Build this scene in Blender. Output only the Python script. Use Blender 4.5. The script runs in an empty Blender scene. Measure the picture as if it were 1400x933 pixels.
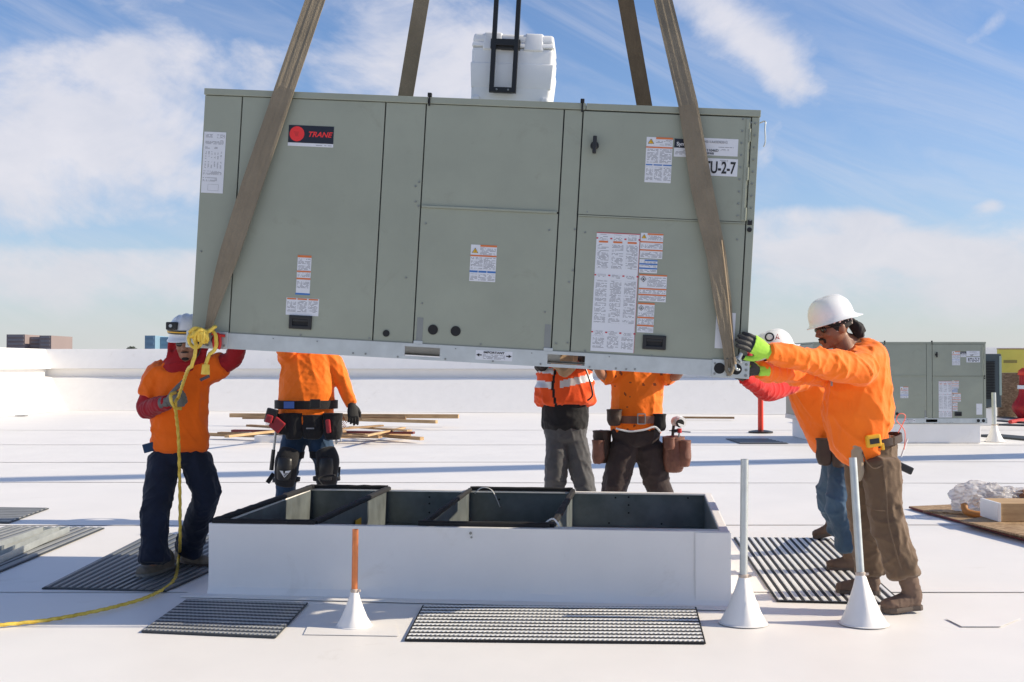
import bpy, bmesh, math, random
from mathutils import Vector as V, Matrix, noise as mnoise
random.seed(7)
R = math.radians
S = bpy.context.scene
C = S.collection

# ------------------------------------------------------------ camera
FPX = 1600.0
CAMZ = 1.42
PITCH = math.atan(31.5 / FPX)
cd = bpy.data.cameras.new("camera"); cam = bpy.data.objects.new("camera", cd); C.objects.link(cam)
cd.sensor_width = 36; cd.lens = 36 * FPX / 1400; cd.clip_end = 5000; cd.clip_start = 0.05
cam.location = (0, 0, CAMZ); cam.rotation_euler = (R(90) + PITCH, 0, 0)
S.camera = cam

# ------------------------------------------------------------ world / sun / exposure
SUN_EL, SUN_AZ = R(29), R(91)          # azimuth clockwise from +Y
w = bpy.data.worlds.new("World"); S.world = w; w.use_nodes = True
nt = w.node_tree; N = nt.nodes; L = nt.links
for n in list(N): N.remove(n)
def wn(t, **k):
    n = N.new(t)
    for a, b in k.items(): setattr(n, a, b)
    return n
def wm(op, a, b=None, c=None, clamp=False):
    n = N.new('ShaderNodeMath'); n.operation = op; n.use_clamp = clamp
    for i, x in enumerate((a, b, c)):
        if x is None: continue
        if isinstance(x, (int, float)): n.inputs[i].default_value = x
        else: L.new(x, n.inputs[i])
    return n.outputs[0]
sky = wn('ShaderNodeTexSky', sky_type='NISHITA', sun_disc=False, sun_elevation=SUN_EL, sun_rotation=SUN_AZ, air_density=1.0, dust_density=0.6, ozone_density=3.0)
bg = wn('ShaderNodeBackground'); out = wn('ShaderNodeOutputWorld')
tc = wn('ShaderNodeTexCoord'); sp = wn('ShaderNodeSeparateXYZ'); L.new(tc.outputs['Generated'], sp.inputs[0])
dx, dy, dz = sp.outputs
def noise(vec, scale, detail, rough, dist=0.0):
    n = N.new('ShaderNodeTexNoise'); n.inputs['Scale'].default_value = scale; n.inputs['Detail'].default_value = detail
    n.inputs['Roughness'].default_value = rough; n.inputs['Distortion'].default_value = dist; L.new(vec, n.inputs['Vector']); return n.outputs['Fac']
def comb(x, y, z):
    n = N.new('ShaderNodeCombineXYZ')
    for i, q in enumerate((x, y, z)):
        if isinstance(q, (int, float)): n.inputs[i].default_value = q
        else: L.new(q, n.inputs[i])
    return n.outputs[0]
def bank(px, py, rx, ry, wt, rot=0.0):
    """weight of one cloud bank centred on a direction (azimuth, elevation)"""
    cx = (px - 700) / FPX; cz = (498 - py) / FPX
    ln = math.sqrt(1 + cx * cx + cz * cz); cx /= ln; cz /= ln; rx /= FPX; ry /= FPX
    a = wm('SUBTRACT', dx, cx); b = wm('SUBTRACT', dz, cz)
    co, si = math.cos(rot), math.sin(rot)
    u = wm('ADD', wm('MULTIPLY', a, co / rx), wm('MULTIPLY', b, si / rx))
    v = wm('ADD', wm('MULTIPLY', a, -si / ry), wm('MULTIPLY', b, co / ry))
    q = wm('ADD', wm('MULTIPLY', u, u), wm('MULTIPLY', v, v))
    g = wm('MULTIPLY', wm('EXPONENT', wm('MULTIPLY', q, -1.0)), wt)
    return wm('MULTIPLY', g, wm('GREATER_THAN', dy, 0.0))
vec1 = comb(wm('MULTIPLY', dx, 7.0), wm('MULTIPLY', dy, 7.0), wm('MULTIPLY', dz, 11.0))
n1 = noise(vec1, 1.0, 12, 0.60, 0.35)
# streaks: rotated, stretched noise
vec2 = comb(wm('ADD', wm('MULTIPLY', dx, 9.0), wm('MULTIPLY', dz, 9.0)), wm('MULTIPLY', dy, 3.0), wm('SUBTRACT', wm('MULTIPLY', dz, 26.0), wm('MULTIPLY', dx, -13.0)))
n2 = noise(vec2, 1.0, 8, 0.6, 0.8)
cov = None
for args in ((105, 215, 210, 110, 0.34), (200, 60, 110, 70, 0.2), (560, 80, 190, 95, 0.30), (1010, 40, 200, 36, 0.23, -0.62), (1085, 110, 80, 26, 0.17, -0.75),
             (1180, 340, 190, 34, 0.44), (1110, 292, 80, 20, 0.30), (1200, 300, 40, 12, 0.14), (1390, 390, 140, 40, 0.25), (100, 375, 240, 40, 0.26), (1055, 195, 22, 45, 0.24, -0.3), (1355, 280, 22, 12, 0.26), (1300, 105, 60, 10, 0.22, -0.2), (1350, 40, 90, 14, 0.2, 0.7),
             (320, 20, 60, 22, -0.20), (95, 20, 80, 26, -0.20), (230, 330, 260, 15, -0.17), (800, 60, 55, 90, -0.28), (1240, 190, 200, 100, -0.30), (790, 20, 120, 30, -0.10)):
    b = bank(*args); cov = b if cov is None else wm('ADD', cov, b)
base = wm('ADD', wm('MULTIPLY', n1, 0.92), wm('MULTIPLY', n2, 0.16))
dens = wm('ADD', base, cov)
mask = wm('SMOOTHSTEP', dens, 0.52, 0.86) if False else None
mr = wn('ShaderNodeMapRange', interpolation_type='SMOOTHSTEP'); L.new(dens, mr.inputs[0]); mr.inputs[1].default_value = 0.55; mr.inputs[2].default_value = 0.84
vec3 = comb(wm('ADD', wm('MULTIPLY', dx, 4.0), wm('MULTIPLY', dz, 4.0)), wm('MULTIPLY', dy, 3.0), wm('SUBTRACT', wm('MULTIPLY', dz, 12.0), wm('MULTIPLY', dx, -5.0)))
n4 = noise(vec3, 1.3, 11, 0.62, 1.1)
mv = wn('ShaderNodeMapRange', interpolation_type='SMOOTHSTEP'); L.new(n4, mv.inputs[0]); mv.inputs[1].default_value = 0.38; mv.inputs[2].default_value = 0.72; mv.inputs[4].default_value = 0.33
mask = wm('MAXIMUM', wm('MULTIPLY', mr.outputs[0], 0.95), mv.outputs[0])
# haze towards the horizon
hz = wm('EXPONENT', wm('MULTIPLY', wm('MAXIMUM', dz, 0.0), -13.0))
hz = wm('MULTIPLY', hz, 0.93)
# cloud tone: slightly modulated
n3 = noise(vec1, 2.6, 6, 0.6, 0.3)
ccol = wn('ShaderNodeMix', data_type='RGBA'); L.new(n3, ccol.inputs[0])
SKYS = 0.097
def rgb(r, g, b, k=1.0): return (r * k, g * k, b * k, 1)
ccol.inputs[6].default_value = rgb(0.46, 0.49, 0.58, 1 / SKYS); ccol.inputs[7].default_value = rgb(0.68, 0.66, 0.70, 1 / SKYS)
m1 = wn('ShaderNodeMix', data_type='RGBA'); L.new(mask, m1.inputs[0])
tint = wn('ShaderNodeMix', data_type='RGBA', blend_type='MULTIPLY'); tint.inputs[0].default_value = 1.0
L.new(sky.outputs[0], tint.inputs[6]); tint.inputs[7].default_value = (0.90, 1.02, 1.22, 1)
L.new(tint.outputs[2], m1.inputs[6]); L.new(ccol.outputs[2], m1.inputs[7])
m2 = wn('ShaderNodeMix', data_type='RGBA'); L.new(hz, m2.inputs[0]); L.new(m1.outputs[2], m2.inputs[6]); m2.inputs[7].default_value = rgb(0.52, 0.53, 0.53, 1 / SKYS)
L.new(m2.outputs[2], bg.inputs[0]); bg.inputs[1].default_value = SKYS
L.new(bg.outputs[0], out.inputs[0])

sl = bpy.data.lights.new("sun", 'SUN'); so = bpy.data.objects.new("sun", sl); C.objects.link(so)
sl.energy = 4.6; sl.angle = R(0.53); sl.color = (1.0, 0.875, 0.675)
sdir = V((math.sin(SUN_AZ) * math.cos(SUN_EL), math.cos(SUN_AZ) * math.cos(SUN_EL), math.sin(SUN_EL)))
so.rotation_euler = sdir.to_track_quat('Z', 'Y').to_euler(); so.location = (20, 0, 30)
S.view_settings.view_transform = 'Standard'; S.view_settings.look = 'None'; S.view_settings.exposure = 0.38; S.view_settings.gamma = 1.0

# ------------------------------------------------------------ pixel helpers (photo pixels -> world)
def ray(px, py):
    d = V(((px - 700) / FPX, 1, (466.5 - py) / FPX)); c, s = math.cos(PITCH), math.sin(PITCH)
    d = V((d.x, d.y * c - d.z * s, d.y * s + d.z * c)); return d / d.y
CAM = V((0, 0, CAMZ))
def P(px, py, D): return CAM + ray(px, py) * D
def G(px, py, z=0.0):
    d = ray(px, py); return CAM + d * ((z - CAMZ) / d.z)

# ------------------------------------------------------------ materials
def M(name, col, rough=0.6, metal=0.0, var=0.08, vs=3.0, bump=0.0, bs=60.0, spec=0.5, col2=None, stretch=(1, 1, 1), detail=6, trans=0.0, sheen=0.0):
    m = bpy.data.materials.new(name); m.use_nodes = True; t = m.node_tree; p = t.nodes['Principled BSDF']
    p.inputs['Roughness'].default_value = rough; p.inputs['Metallic'].default_value = metal; p.inputs['Specular IOR Level'].default_value = spec
    if sheen: p.inputs['Sheen Weight'].default_value = sheen
    co = t.nodes.new('ShaderNodeTexCoord'); mp = t.nodes.new('ShaderNodeMapping'); mp.inputs['Scale'].default_value = stretch
    t.links.new(co.outputs['Object'], mp.inputs[0])
    nz = t.nodes.new('ShaderNodeTexNoise'); nz.inputs['Scale'].default_value = vs; nz.inputs['Detail'].default_value = detail; nz.inputs['Roughness'].default_value = 0.6
    t.links.new(mp.outputs[0], nz.inputs['Vector'])
    r = t.nodes.new('ShaderNodeValToRGB'); r.color_ramp.elements[0].position = 0.3; r.color_ramp.elements[1].position = 0.7
    a = tuple(min(1, c * (1 - var)) for c in col) + (1,); b = tuple(min(1, c * (1 + var)) for c in (col2 or col)) + (1,)
    if col2: a = tuple(col) + (1,)
    r.color_ramp.elements[0].color = a; r.color_ramp.elements[1].color = b
    t.links.new(nz.outputs['Fac'], r.inputs[0]); t.links.new(r.outputs[0], p.inputs['Base Color'])
    rr = t.nodes.new('ShaderNodeMapRange'); rr.inputs[3].default_value = max(0.02, rough - 0.08); rr.inputs[4].default_value = min(1, rough + 0.08)
    t.links.new(nz.outputs['Fac'], rr.inputs[0]); t.links.new(rr.outputs[0], p.inputs['Roughness'])
    if bump:
        n2 = t.nodes.new('ShaderNodeTexNoise'); n2.inputs['Scale'].default_value = bs; n2.inputs['Detail'].default_value = 4
        t.links.new(mp.outputs[0], n2.inputs['Vector'])
        b2 = t.nodes.new('ShaderNodeBump'); b2.inputs['Strength'].default_value = 1.0; b2.inputs['Distance'].default_value = bump
        t.links.new(n2.outputs['Fac'], b2.inputs['Height']); t.links.new(b2.outputs[0], p.inputs['Normal'])
    if trans: p.inputs['Transmission Weight'].default_value = trans; p.inputs['IOR'].default_value = 1.1
    return m
MEM = M('white_roof_membrane', (0.825, 0.80, 0.77), 0.5, var=0.025, vs=1.1, bump=0.004, bs=2.2, spec=0.35)
MEMV = M('white_membrane_flashing', (0.83, 0.81, 0.785), 0.5, var=0.02, vs=4, bump=0.003, bs=6, spec=0.35)
SEAM = M('membrane_weld_edge', (0.74, 0.72, 0.70), 0.6, var=0.06, vs=8)
def smudges(m, k=.90, sc=1.7, lo=.62, hi=.74):
    t = m.node_tree; p = t.nodes['Principled BSDF']; src = p.inputs['Base Color'].links[0].from_socket
    co = t.nodes.new('ShaderNodeTexCoord'); a = t.nodes.new('ShaderNodeTexNoise'); a.inputs['Scale'].default_value = sc; a.inputs['Detail'].default_value = 9; a.inputs['Roughness'].default_value = .68; a.inputs['Distortion'].default_value = .6
    t.links.new(co.outputs['Object'], a.inputs['Vector']); r = t.nodes.new('ShaderNodeMapRange'); r.inputs[1].default_value = lo; r.inputs[2].default_value = hi; t.links.new(a.outputs['Fac'], r.inputs[0])
    x = t.nodes.new('ShaderNodeMix'); x.data_type = 'RGBA'; x.blend_type = 'MULTIPLY'; t.links.new(r.outputs[0], x.inputs[0]); t.links.new(src, x.inputs[6]); x.inputs[7].default_value = (k, k * .985, k * .96, 1); t.links.new(x.outputs[2], p.inputs['Base Color'])
smudges(MEM, .88); smudges(MEMV, .90, 3.0, .60, .76)
PAINT = M('grey_green_cabinet_paint', (0.295, 0.315, 0.252), 0.42, var=0.07, vs=2.2, bump=0.0025, bs=3, spec=0.4)
smudges(PAINT, .86, 4.5, .60, .78)
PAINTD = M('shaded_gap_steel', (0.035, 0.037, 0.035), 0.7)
GALV = M('galvanised_steel', (0.50, 0.53, 0.53), 0.45, 0.55, var=0.10, vs=9, bump=0.0004, bs=40)
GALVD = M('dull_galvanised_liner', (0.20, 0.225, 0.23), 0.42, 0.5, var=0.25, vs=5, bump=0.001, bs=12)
SCREW = M('zinc_screw', (0.25, 0.26, 0.25), 0.4, 0.6)
BLACK = M('black_plastic', (0.012, 0.012, 0.013), 0.4, var=0.2)
BLACKM = M('matte_black', (0.010, 0.010, 0.011), 0.75, var=0.2)
BLKRUB = M('black_foam_gasket', (0.012, 0.012, 0.014), 0.85, var=0.3, vs=30, bump=0.002, bs=40)
WHITEP = M('white_moulded_plastic', (0.78, 0.79, 0.80), 0.4, var=0.03, vs=6, bump=0.001, bs=10)
STICK = M('white_sticker_paper', (0.66, 0.67, 0.70), 0.5, var=0.02)
ORBAND = M('orange_sticker_band', (0.62, 0.16, 0.04), 0.5, var=0.03)
REDINK = M('red_sticker_ink', (0.50, 0.03, 0.05), 0.5, var=0.03)
LOGORED = M('bright_red_logo_ink', (0.78, 0.03, 0.03), 0.45, var=0.02)
BLUEB = M('blue_sticker_band', (0.04, 0.16, 0.45), 0.5, var=0.03)
NAVYINK = M('navy_sticker_ink', (0.008, 0.010, 0.022), 0.4, var=0.05)
INK = M('black_ink', (0.015, 0.015, 0.017), 0.6)
GREYINK = M('grey_ink', (0.25, 0.25, 0.27), 0.6)
YEL = M('yellow_warning_ink', (0.80, 0.45, 0.02), 0.5, var=0.03)
def fineprint():
    m = bpy.data.materials.new('fine_print'); m.use_nodes = True; t = m.node_tree; p = t.nodes['Principled BSDF']; p.inputs['Roughness'].default_value = 0.5
    co = t.nodes.new('ShaderNodeTexCoord'); s = t.nodes.new('ShaderNodeSeparateXYZ'); t.links.new(co.outputs['Object'], s.inputs[0])
    def mt(op, a, b=None):
        n = t.nodes.new('ShaderNodeMath'); n.operation = op
        for i, x in enumerate((a, b)):
            if x is None: continue
            if isinstance(x, (int, float)): n.inputs[i].default_value = x
            else: t.links.new(x, n.inputs[i])
        return n.outputs[0]
    row = mt('MULTIPLY', s.outputs[2], 1 / 0.0064)
    fr = mt('FRACT', row); line = mt('LESS_THAN', fr, 0.55)
    fl = mt('FLOOR', row)
    cb = t.nodes.new('ShaderNodeCombineXYZ'); t.links.new(mt('MULTIPLY', s.outputs[0], 95), cb.inputs[0]); t.links.new(mt('MULTIPLY', fl, 7.31), cb.inputs[1])
    nz = t.nodes.new('ShaderNodeTexNoise'); nz.inputs['Scale'].default_value = 1.0; nz.inputs['Detail'].default_value = 1; t.links.new(cb.outputs[0], nz.inputs['Vector'])
    word = mt('LESS_THAN', nz.outputs['Fac'], 0.56)
    # ragged line ends
    cb2 = t.nodes.new('ShaderNodeCombineXYZ'); t.links.new(mt('MULTIPLY', s.outputs[0], 9), cb2.inputs[0]); t.links.new(mt('MULTIPLY', fl, 3.7), cb2.inputs[1])
    nz2 = t.nodes.new('ShaderNodeTexNoise'); nz2.inputs['Scale'].default_value = 1.0; nz2.inputs['Detail'].default_value = 0; t.links.new(cb2.outputs[0], nz2.inputs['Vector'])
    rag = mt('LESS_THAN', nz2.outputs['Fac'], 0.60)
    f = mt('MULTIPLY', mt('MULTIPLY', line, word), rag)
    mx = t.nodes.new('ShaderNodeMix'); mx.data_type = 'RGBA'; t.links.new(f, mx.inputs[0])
    mx.inputs[6].default_value = (0.66, 0.67, 0.70, 1); mx.inputs[7].default_value = (0.27, 0.27, 0.29, 1)
    t.links.new(mx.outputs[2], p.inputs['Base Color']); return m
PRINT = fineprint()
STRAP = M('worn_khaki_webbing', (0.17, 0.140, 0.098), 0.9, var=0.12, vs=5, bump=0.004, bs=160, col2=(0.23, 0.19, 0.135), stretch=(1, 1, 0.8))
STRAPD = M('dark_brown_webbing', (0.085, 0.06, 0.038), 0.9, var=0.2, vs=9, bump=0.003, bs=90, col2=(0.12, 0.088, 0.055), stretch=(1, 1, 0.35))
ROPE = M('yellow_rope', (0.60, 0.38, 0.025), 0.65, var=0.2, vs=25, bump=0.002, bs=120, col2=(0.75, 0.55, 0.10))
RED = M('red_plastic', (0.55, 0.02, 0.015), 0.4)
REDS = M('orange_red_post', (0.72, 0.045, 0.02), 0.45, var=0.05)
COPPER = M('copper_pipe', (0.62, 0.20, 0.07), 0.45, 0.35, var=0.2, vs=14)
MATT = M('grey_walkway_rib', (0.22, 0.225, 0.22), 0.42, var=0.14, vs=5, spec=0.7)
MATL = M('sunlit_walkway_rib', (0.76, 0.76, 0.74), 0.42, var=0.06, vs=5, spec=0.6)  # sun glare on the rib tops is put into this pale colour
MATG = M('half_lit_walkway_rib', (0.36, 0.365, 0.36), 0.42, var=0.14, vs=5, spec=0.7)  # rib colour lightened to stand for the sunlit rows
MATM = M('slate_walkway_rib', (0.115, 0.125, 0.135), 0.45, var=0.12, vs=5, spec=0.7)
MATD = M('dark_walkway_base', (0.035, 0.042, 0.05), 0.6, var=0.1)
WOOD = M('pine_lumber', (0.36, 0.22, 0.105), 0.75, var=0.2, vs=3, bump=0.001, bs=30, col2=(0.50, 0.34, 0.18), stretch=(1, 6, 6))
WOODD = M('weathered_lumber', (0.20, 0.12, 0.06), 0.8, var=0.2, vs=3, bump=0.001, bs=30, col2=(0.33, 0.21, 0.11), stretch=(1, 6, 6))
REDWD = M('red_painted_board_edge', (0.16, 0.03, 0.028), 0.7)
def osb(name, c1, c2, c3, sc=28):
    m = bpy.data.materials.new(name); m.use_nodes = True; t = m.node_tree; p = t.nodes['Principled BSDF']; p.inputs['Roughness'].default_value = 0.75
    co = t.nodes.new('ShaderNodeTexCoord'); mp = t.nodes.new('ShaderNodeMapping'); mp.inputs['Scale'].default_value = (1, 2.6, 2.2); t.links.new(co.outputs['Object'], mp.inputs[0])
    v = t.nodes.new('ShaderNodeTexVoronoi'); v.inputs['Scale'].default_value = sc; t.links.new(mp.outputs[0], v.inputs['Vector'])
    s = t.nodes.new('ShaderNodeSeparateColor'); t.links.new(v.outputs['Color'], s.inputs[0])
    r = t.nodes.new('ShaderNodeValToRGB'); e = r.color_ramp.elements; e[0].color = c1 + (1,); e[1].color = c3 + (1,); k = e.new(0.5); k.color = c2 + (1,)
    t.links.new(s.outputs[0], r.inputs[0]); t.links.new(r.outputs[0], p.inputs['Base Color'])
    b = t.nodes.new('ShaderNodeBump'); b.inputs['Distance'].default_value = 0.002; t.links.new(s.outputs[1], b.inputs['Height']); t.links.new(b.outputs[0], p.inputs['Normal'])
    return m
OSB = osb('oriented_strand_board', (0.22, 0.125, 0.055), (0.36, 0.23, 0.12), (0.50, 0.35, 0.20))
OSBW = osb('wall_strand_board', (0.15, 0.10, 0.055), (0.22, 0.155, 0.09), (0.30, 0.22, 0.13), 16)
YSHEATH = M('yellow_wall_sheathing', (0.62, 0.56, 0.10), 0.6, var=0.05)

# ------------------------------------------------------------ object helpers
def tag(o, label=None, cat=None, group=None, kind=None):
    if label: o['label'] = label
    if cat: o['category'] = cat
    if group: o['group'] = group
    if kind: o['kind'] = kind
    return o
def thing(name, label, cat, loc=(0, 0, 0), rot=None, group=None):
    o = bpy.data.objects.new(name, None); C.objects.link(o); o.empty_display_size = 0.1
    if rot is not None: o.matrix_world = Matrix.Translation(V(loc)) @ rot.to_4x4()
    else: o.location = loc
    bpy.context.view_layer.update() if False else None
    o['_m'] = 0
    del o['_m']
    MW[o.name] = Matrix.Translation(V(loc)) @ (rot.to_4x4() if rot is not None else Matrix.Identity(4))
    return tag(o, label, cat, group)
MW = {}
def as_mesh(bm, name='mesh'):
    if isinstance(bm, bpy.types.Mesh): return bm
    me = bpy.data.meshes.new(name); bm.to_mesh(me); bm.free(); return me
def obj(name, bm, mat, parent=None, world=False, smooth=False, loc=None, mats=None):
    """links bm as ONE object; world=True means its vertices are world coordinates"""
    me = as_mesh(bm, name)
    me.materials.clear()
    for m in (mats or [mat]): me.materials.append(m)
    if smooth:
        me.polygons.foreach_set('use_smooth', [True] * len(me.polygons))
    o = bpy.data.objects.new(name, me); C.objects.link(o)
    if parent is not None:
        o.parent = parent
        if world: me.transform(MW[parent.name].inverted())
        MW[o.name] = MW[parent.name] if loc is None else MW[parent.name] @ Matrix.Translation(V(loc))
        if loc is not None: o.location = loc
    else:
        if world:
            n = len(me.vertices); xs = [v.co for v in me.vertices]
            b = V((sum(v.x for v in xs) / n, sum(v.y for v in xs) / n, min(v.z for v in xs)))
            me.transform(Matrix.Translation(-b)); o.location = b; MW[o.name] = Matrix.Translation(b)
        else:
            if loc is not None: o.location = loc
            MW[o.name] = Matrix.Translation(V(loc or (0, 0, 0)))
    return o
def smooth_angle(o, ang=40):
    me = o.data
    me.polygons.foreach_set('use_smooth', [True] * len(me.polygons))
    bm = bmesh.new(); bm.from_mesh(me)
    for e in bm.edges:
        if len(e.link_faces) == 2 and e.calc_face_angle(0) > R(ang): e.smooth = False
    bm.to_mesh(me); bm.free()
def box(bm, x0, y0, z0, x1, y1, z1, bev=0.0, mat=None):
    r = bmesh.ops.create_cube(bm, size=1)
    vs = r['verts']
    for v in vs:
        v.co = V(((x0 + x1) / 2 + v.co.x * (x1 - x0), (y0 + y1) / 2 + v.co.y * (y1 - y0), (z0 + z1) / 2 + v.co.z * (z1 - z0)))
    if bev:
        es = {e for v in vs for e in v.link_edges}
        r2 = bmesh.ops.bevel(bm, geom=list(es), offset=bev, segments=2, affect='EDGES', profile=0.6); vs = list({v for f in r2['faces'] for v in f.verts} | {v for v in vs if v.is_valid})
    if mat is not None: bmesh.ops.transform(bm, matrix=mat, verts=[v for v in vs if v.is_valid])
    return vs
def B(*a, **k):
    bm = bmesh.new(); box(bm, *a, **k); return bm
def cyl(bm, p0, p1, r0, r1=None, seg=16, cap=True):
    p0 = V(p0); p1 = V(p1); r1 = r0 if r1 is None else r1
    d = (p1 - p0); q = d.to_track_quat('Z', 'Y').to_matrix()
    A = [bm.verts.new(p0 + q @ V((math.cos(2 * math.pi * i / seg) * r0, math.sin(2 * math.pi * i / seg) * r0, 0))) for i in range(seg)]
    Bv = [bm.verts.new(p1 + q @ V((math.cos(2 * math.pi * i / seg) * r1, math.sin(2 * math.pi * i / seg) * r1, 0))) for i in range(seg)]
    for i in range(seg): bm.faces.new((A[i], A[(i + 1) % seg], Bv[(i + 1) % seg], Bv[i]))
    if cap: bm.faces.new(A[::-1]); bm.faces.new(Bv)
def lathe(bm, prof, seg=24, c=(0, 0, 0), q=None):
    rings = []
    for r, z in prof:
        rings.append([bm.verts.new(V(c) + (q or Matrix.Identity(3)) @ V((math.cos(2 * math.pi * i / seg) * r, math.sin(2 * math.pi * i / seg) * r, z))) for i in range(seg)])
    for a, b in zip(rings, rings[1:]):
        for i in range(seg): bm.faces.new((a[i], a[(i + 1) % seg], b[(i + 1) % seg], b[i]))
    bm.faces.new(rings[0][::-1]); bm.faces.new(rings[-1])
def spline(pts, sub=8):
    pts = [V(p) for p in pts]; o = []
    n = len(pts)
    for i in range(n - 1):
        p0 = pts[max(i - 1, 0)]; p1 = pts[i]; p2 = pts[i + 1]; p3 = pts[min(i + 2, n - 1)]
        for k in range(sub):
            t = k / sub
            o.append(0.5 * ((2 * p1) + (p2 - p0) * t + (2 * p0 - 5 * p1 + 4 * p2 - p3) * t * t + (3 * p1 - p0 - 3 * p2 + p3) * t ** 3))
    o.append(pts[-1]); return o
def sweep(bm, pts, r, seg=8, lobes=0, pitch=0.05, rads=None, flat=None):
    """tube along a path; lobes>0 twists a laid-rope section"""
    pts = [V(p) for p in pts]; rings = []; s = 0; up = None
    for i, p in enumerate(pts):
        t = (pts[min(i + 1, len(pts) - 1)] - pts[max(i - 1, 0)]).normalized()
        if up is None: up = t.orthogonal().normalized()
        up = (up - t * up.dot(t)).normalized(); side = t.cross(up)
        if i: s += (p - pts[i - 1]).length
        rr = rads[i] if rads else r; ring = []
        for k in range(seg):
            a = 2 * math.pi * k / seg
            q = rr * (1 + (0.2 * math.cos(lobes * (a) - 2 * math.pi * s / pitch) if lobes else 0))
            ring.append(bm.verts.new(p + (up * math.cos(a) + side * math.sin(a)) * q))
        rings.append(ring)
    for a, b in zip(rings, rings[1:]):
        for i in range(seg): bm.faces.new((a[i], a[(i + 1) % seg], b[(i + 1) % seg], b[i]))
    bm.faces.new(rings[0][::-1]); bm.faces.new(rings[-1])
def resample(pts, step):
    pts = [V(p) for p in pts]; o = [pts[0]]; acc = 0
    for a, b in zip(pts, pts[1:]):
        d = (b - a).length; t = step - acc
        while t <= d: o.append(a.lerp(b, t / d)); t += step
        acc = (acc + d) % step
    o.append(pts[-1]); return o
FONT = None
def text(s, size, mat, parent, loc, bold=False, shear=0.0, xs=1.0, world_rot=None, name='lettering', align='LEFT', ext=0.0006):
    cu = bpy.data.curves.new('t', 'FONT'); cu.body = s; cu.size = size; cu.shear = shear; cu.extrude = ext; cu.align_x = align
    if bold: cu.offset = size * 0.022
    o = bpy.data.objects.new('t', cu); C.objects.link(o)
    dg = bpy.context.evaluated_depsgraph_get(); me = bpy.data.meshes.new_from_object(o.evaluated_get(dg)); bpy.data.objects.remove(o)
    me.transform(Matrix.Diagonal((xs, 1, 1, 1)))
    me.transform(Matrix.Rotation(R(90), 4, 'X'))
    if world_rot is not None: me.transform(world_rot.to_4x4())
    me.transform(Matrix.Translation(V(loc)))
    return obj(name, me, mat, parent)
# ============================================================ SETTING
bm = bmesh.new()
# roof deck sheet: subdivided near part so that the membrane undulates slightly
def grid(bm, x0, x1, y0, y1, nx, ny, zf):
    vs = [[bm.verts.new((x0 + (x1 - x0) * i / nx, y0 + (y1 - y0) * j / ny, 0)) for i in range(nx + 1)] for j in range(ny + 1)]
    for r in vs:
        for v in r: v.co.z = zf(v.co.x, v.co.y)
    for j in range(ny):
        for i in range(nx): bm.faces.new((vs[j][i], vs[j][i + 1], vs[j + 1][i + 1], vs[j + 1][i]))
grid(bm, -40, 40, -12, 39.5, 100, 70, lambda x, y: -0.004 + 0.004 * mnoise.noise(V((x * 0.6, y * 0.6, 0))) if y > 0 else -0.004)
tag(obj('roof_deck', bm, MEM, smooth=True), kind='structure')
# ground of the city far below, reaching the horizon
GROUND = M('desert_city_ground', (0.22, 0.20, 0.18), 0.9, var=0.3, vs=0.01)
tag(obj('ground', B(-4000, -4000, -12.2, 4000, 4000, -12), GROUND), kind='structure')
# building under the roof
tag(obj('building_walls', B(-39.9, -11.9, -12, 39.9, 39.3, -0.2), MEMV), kind='structure')
# welded laps of the membrane sheets
lap = [(7.32, -9, 9, 0), (10.35, -14, 14, .004), (14.05, -20, 20, -.01), (17.0, -30, 30, .006), (20.6, -30, 30, -.004), (25.2, -38, 38, 0), (3.4, -8, 8, -.01)]
for yy, xa, xb, sl_ in lap:
    bm = bmesh.new(); n = 40
    pr = None
    for i in range(n + 1):
        x = xa + (xb - xa) * i / n; y = yy + sl_ * x + 0.012 * mnoise.noise(V((x, yy, 3)))
        c = [bm.verts.new((x, y + q, z)) for q, z in ((0, 0.0003), (0, 0.0014), (0.004, 0.0015), (0.07, 0.0010), (0.07, 0.0004))]
        if pr:
            for k in range(4): bm.faces.new((pr[k], c[k], c[k + 1], pr[k + 1]))
        pr = c
    for f in bm.faces: f.material_index = 1 if f.calc_center_median().y - (yy) < -99 else 0
    o = obj('membrane_lap', bm, MEM); tag(o, kind='structure')
    me = o.data; me.materials.append(SEAM)
    for i, f in enumerate(me.polygons):
        if i % 4 == 0: f.material_index = 1
# membrane patch outlines
def patch(pts, z=0.0016):
    bm = bmesh.new()
    top = [bm.verts.new((p.x, p.y, z)) for p in pts]; bot = [bm.verts.new((p.x * 1.0, p.y, 0.0)) for p in pts]
    f = bm.faces.new(top); n = len(pts)
    for i in range(n):
        g = bm.faces.new((bot[i], bot[(i + 1) % n], top[(i + 1) % n], top[i])); g.material_index = 1
    bmesh.ops.recalc_face_normals(bm, faces=bm.faces)
    return tag(obj('membrane_patch', bm, None, mats=[MEM, SEAM]), kind='structure')
patch([G(1293, 846), G(1315, 857), G(1368, 857), G(1395, 846)])
patch([G(415, 868), G(425, 848), G(540, 850), G(545, 870)])

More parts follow.
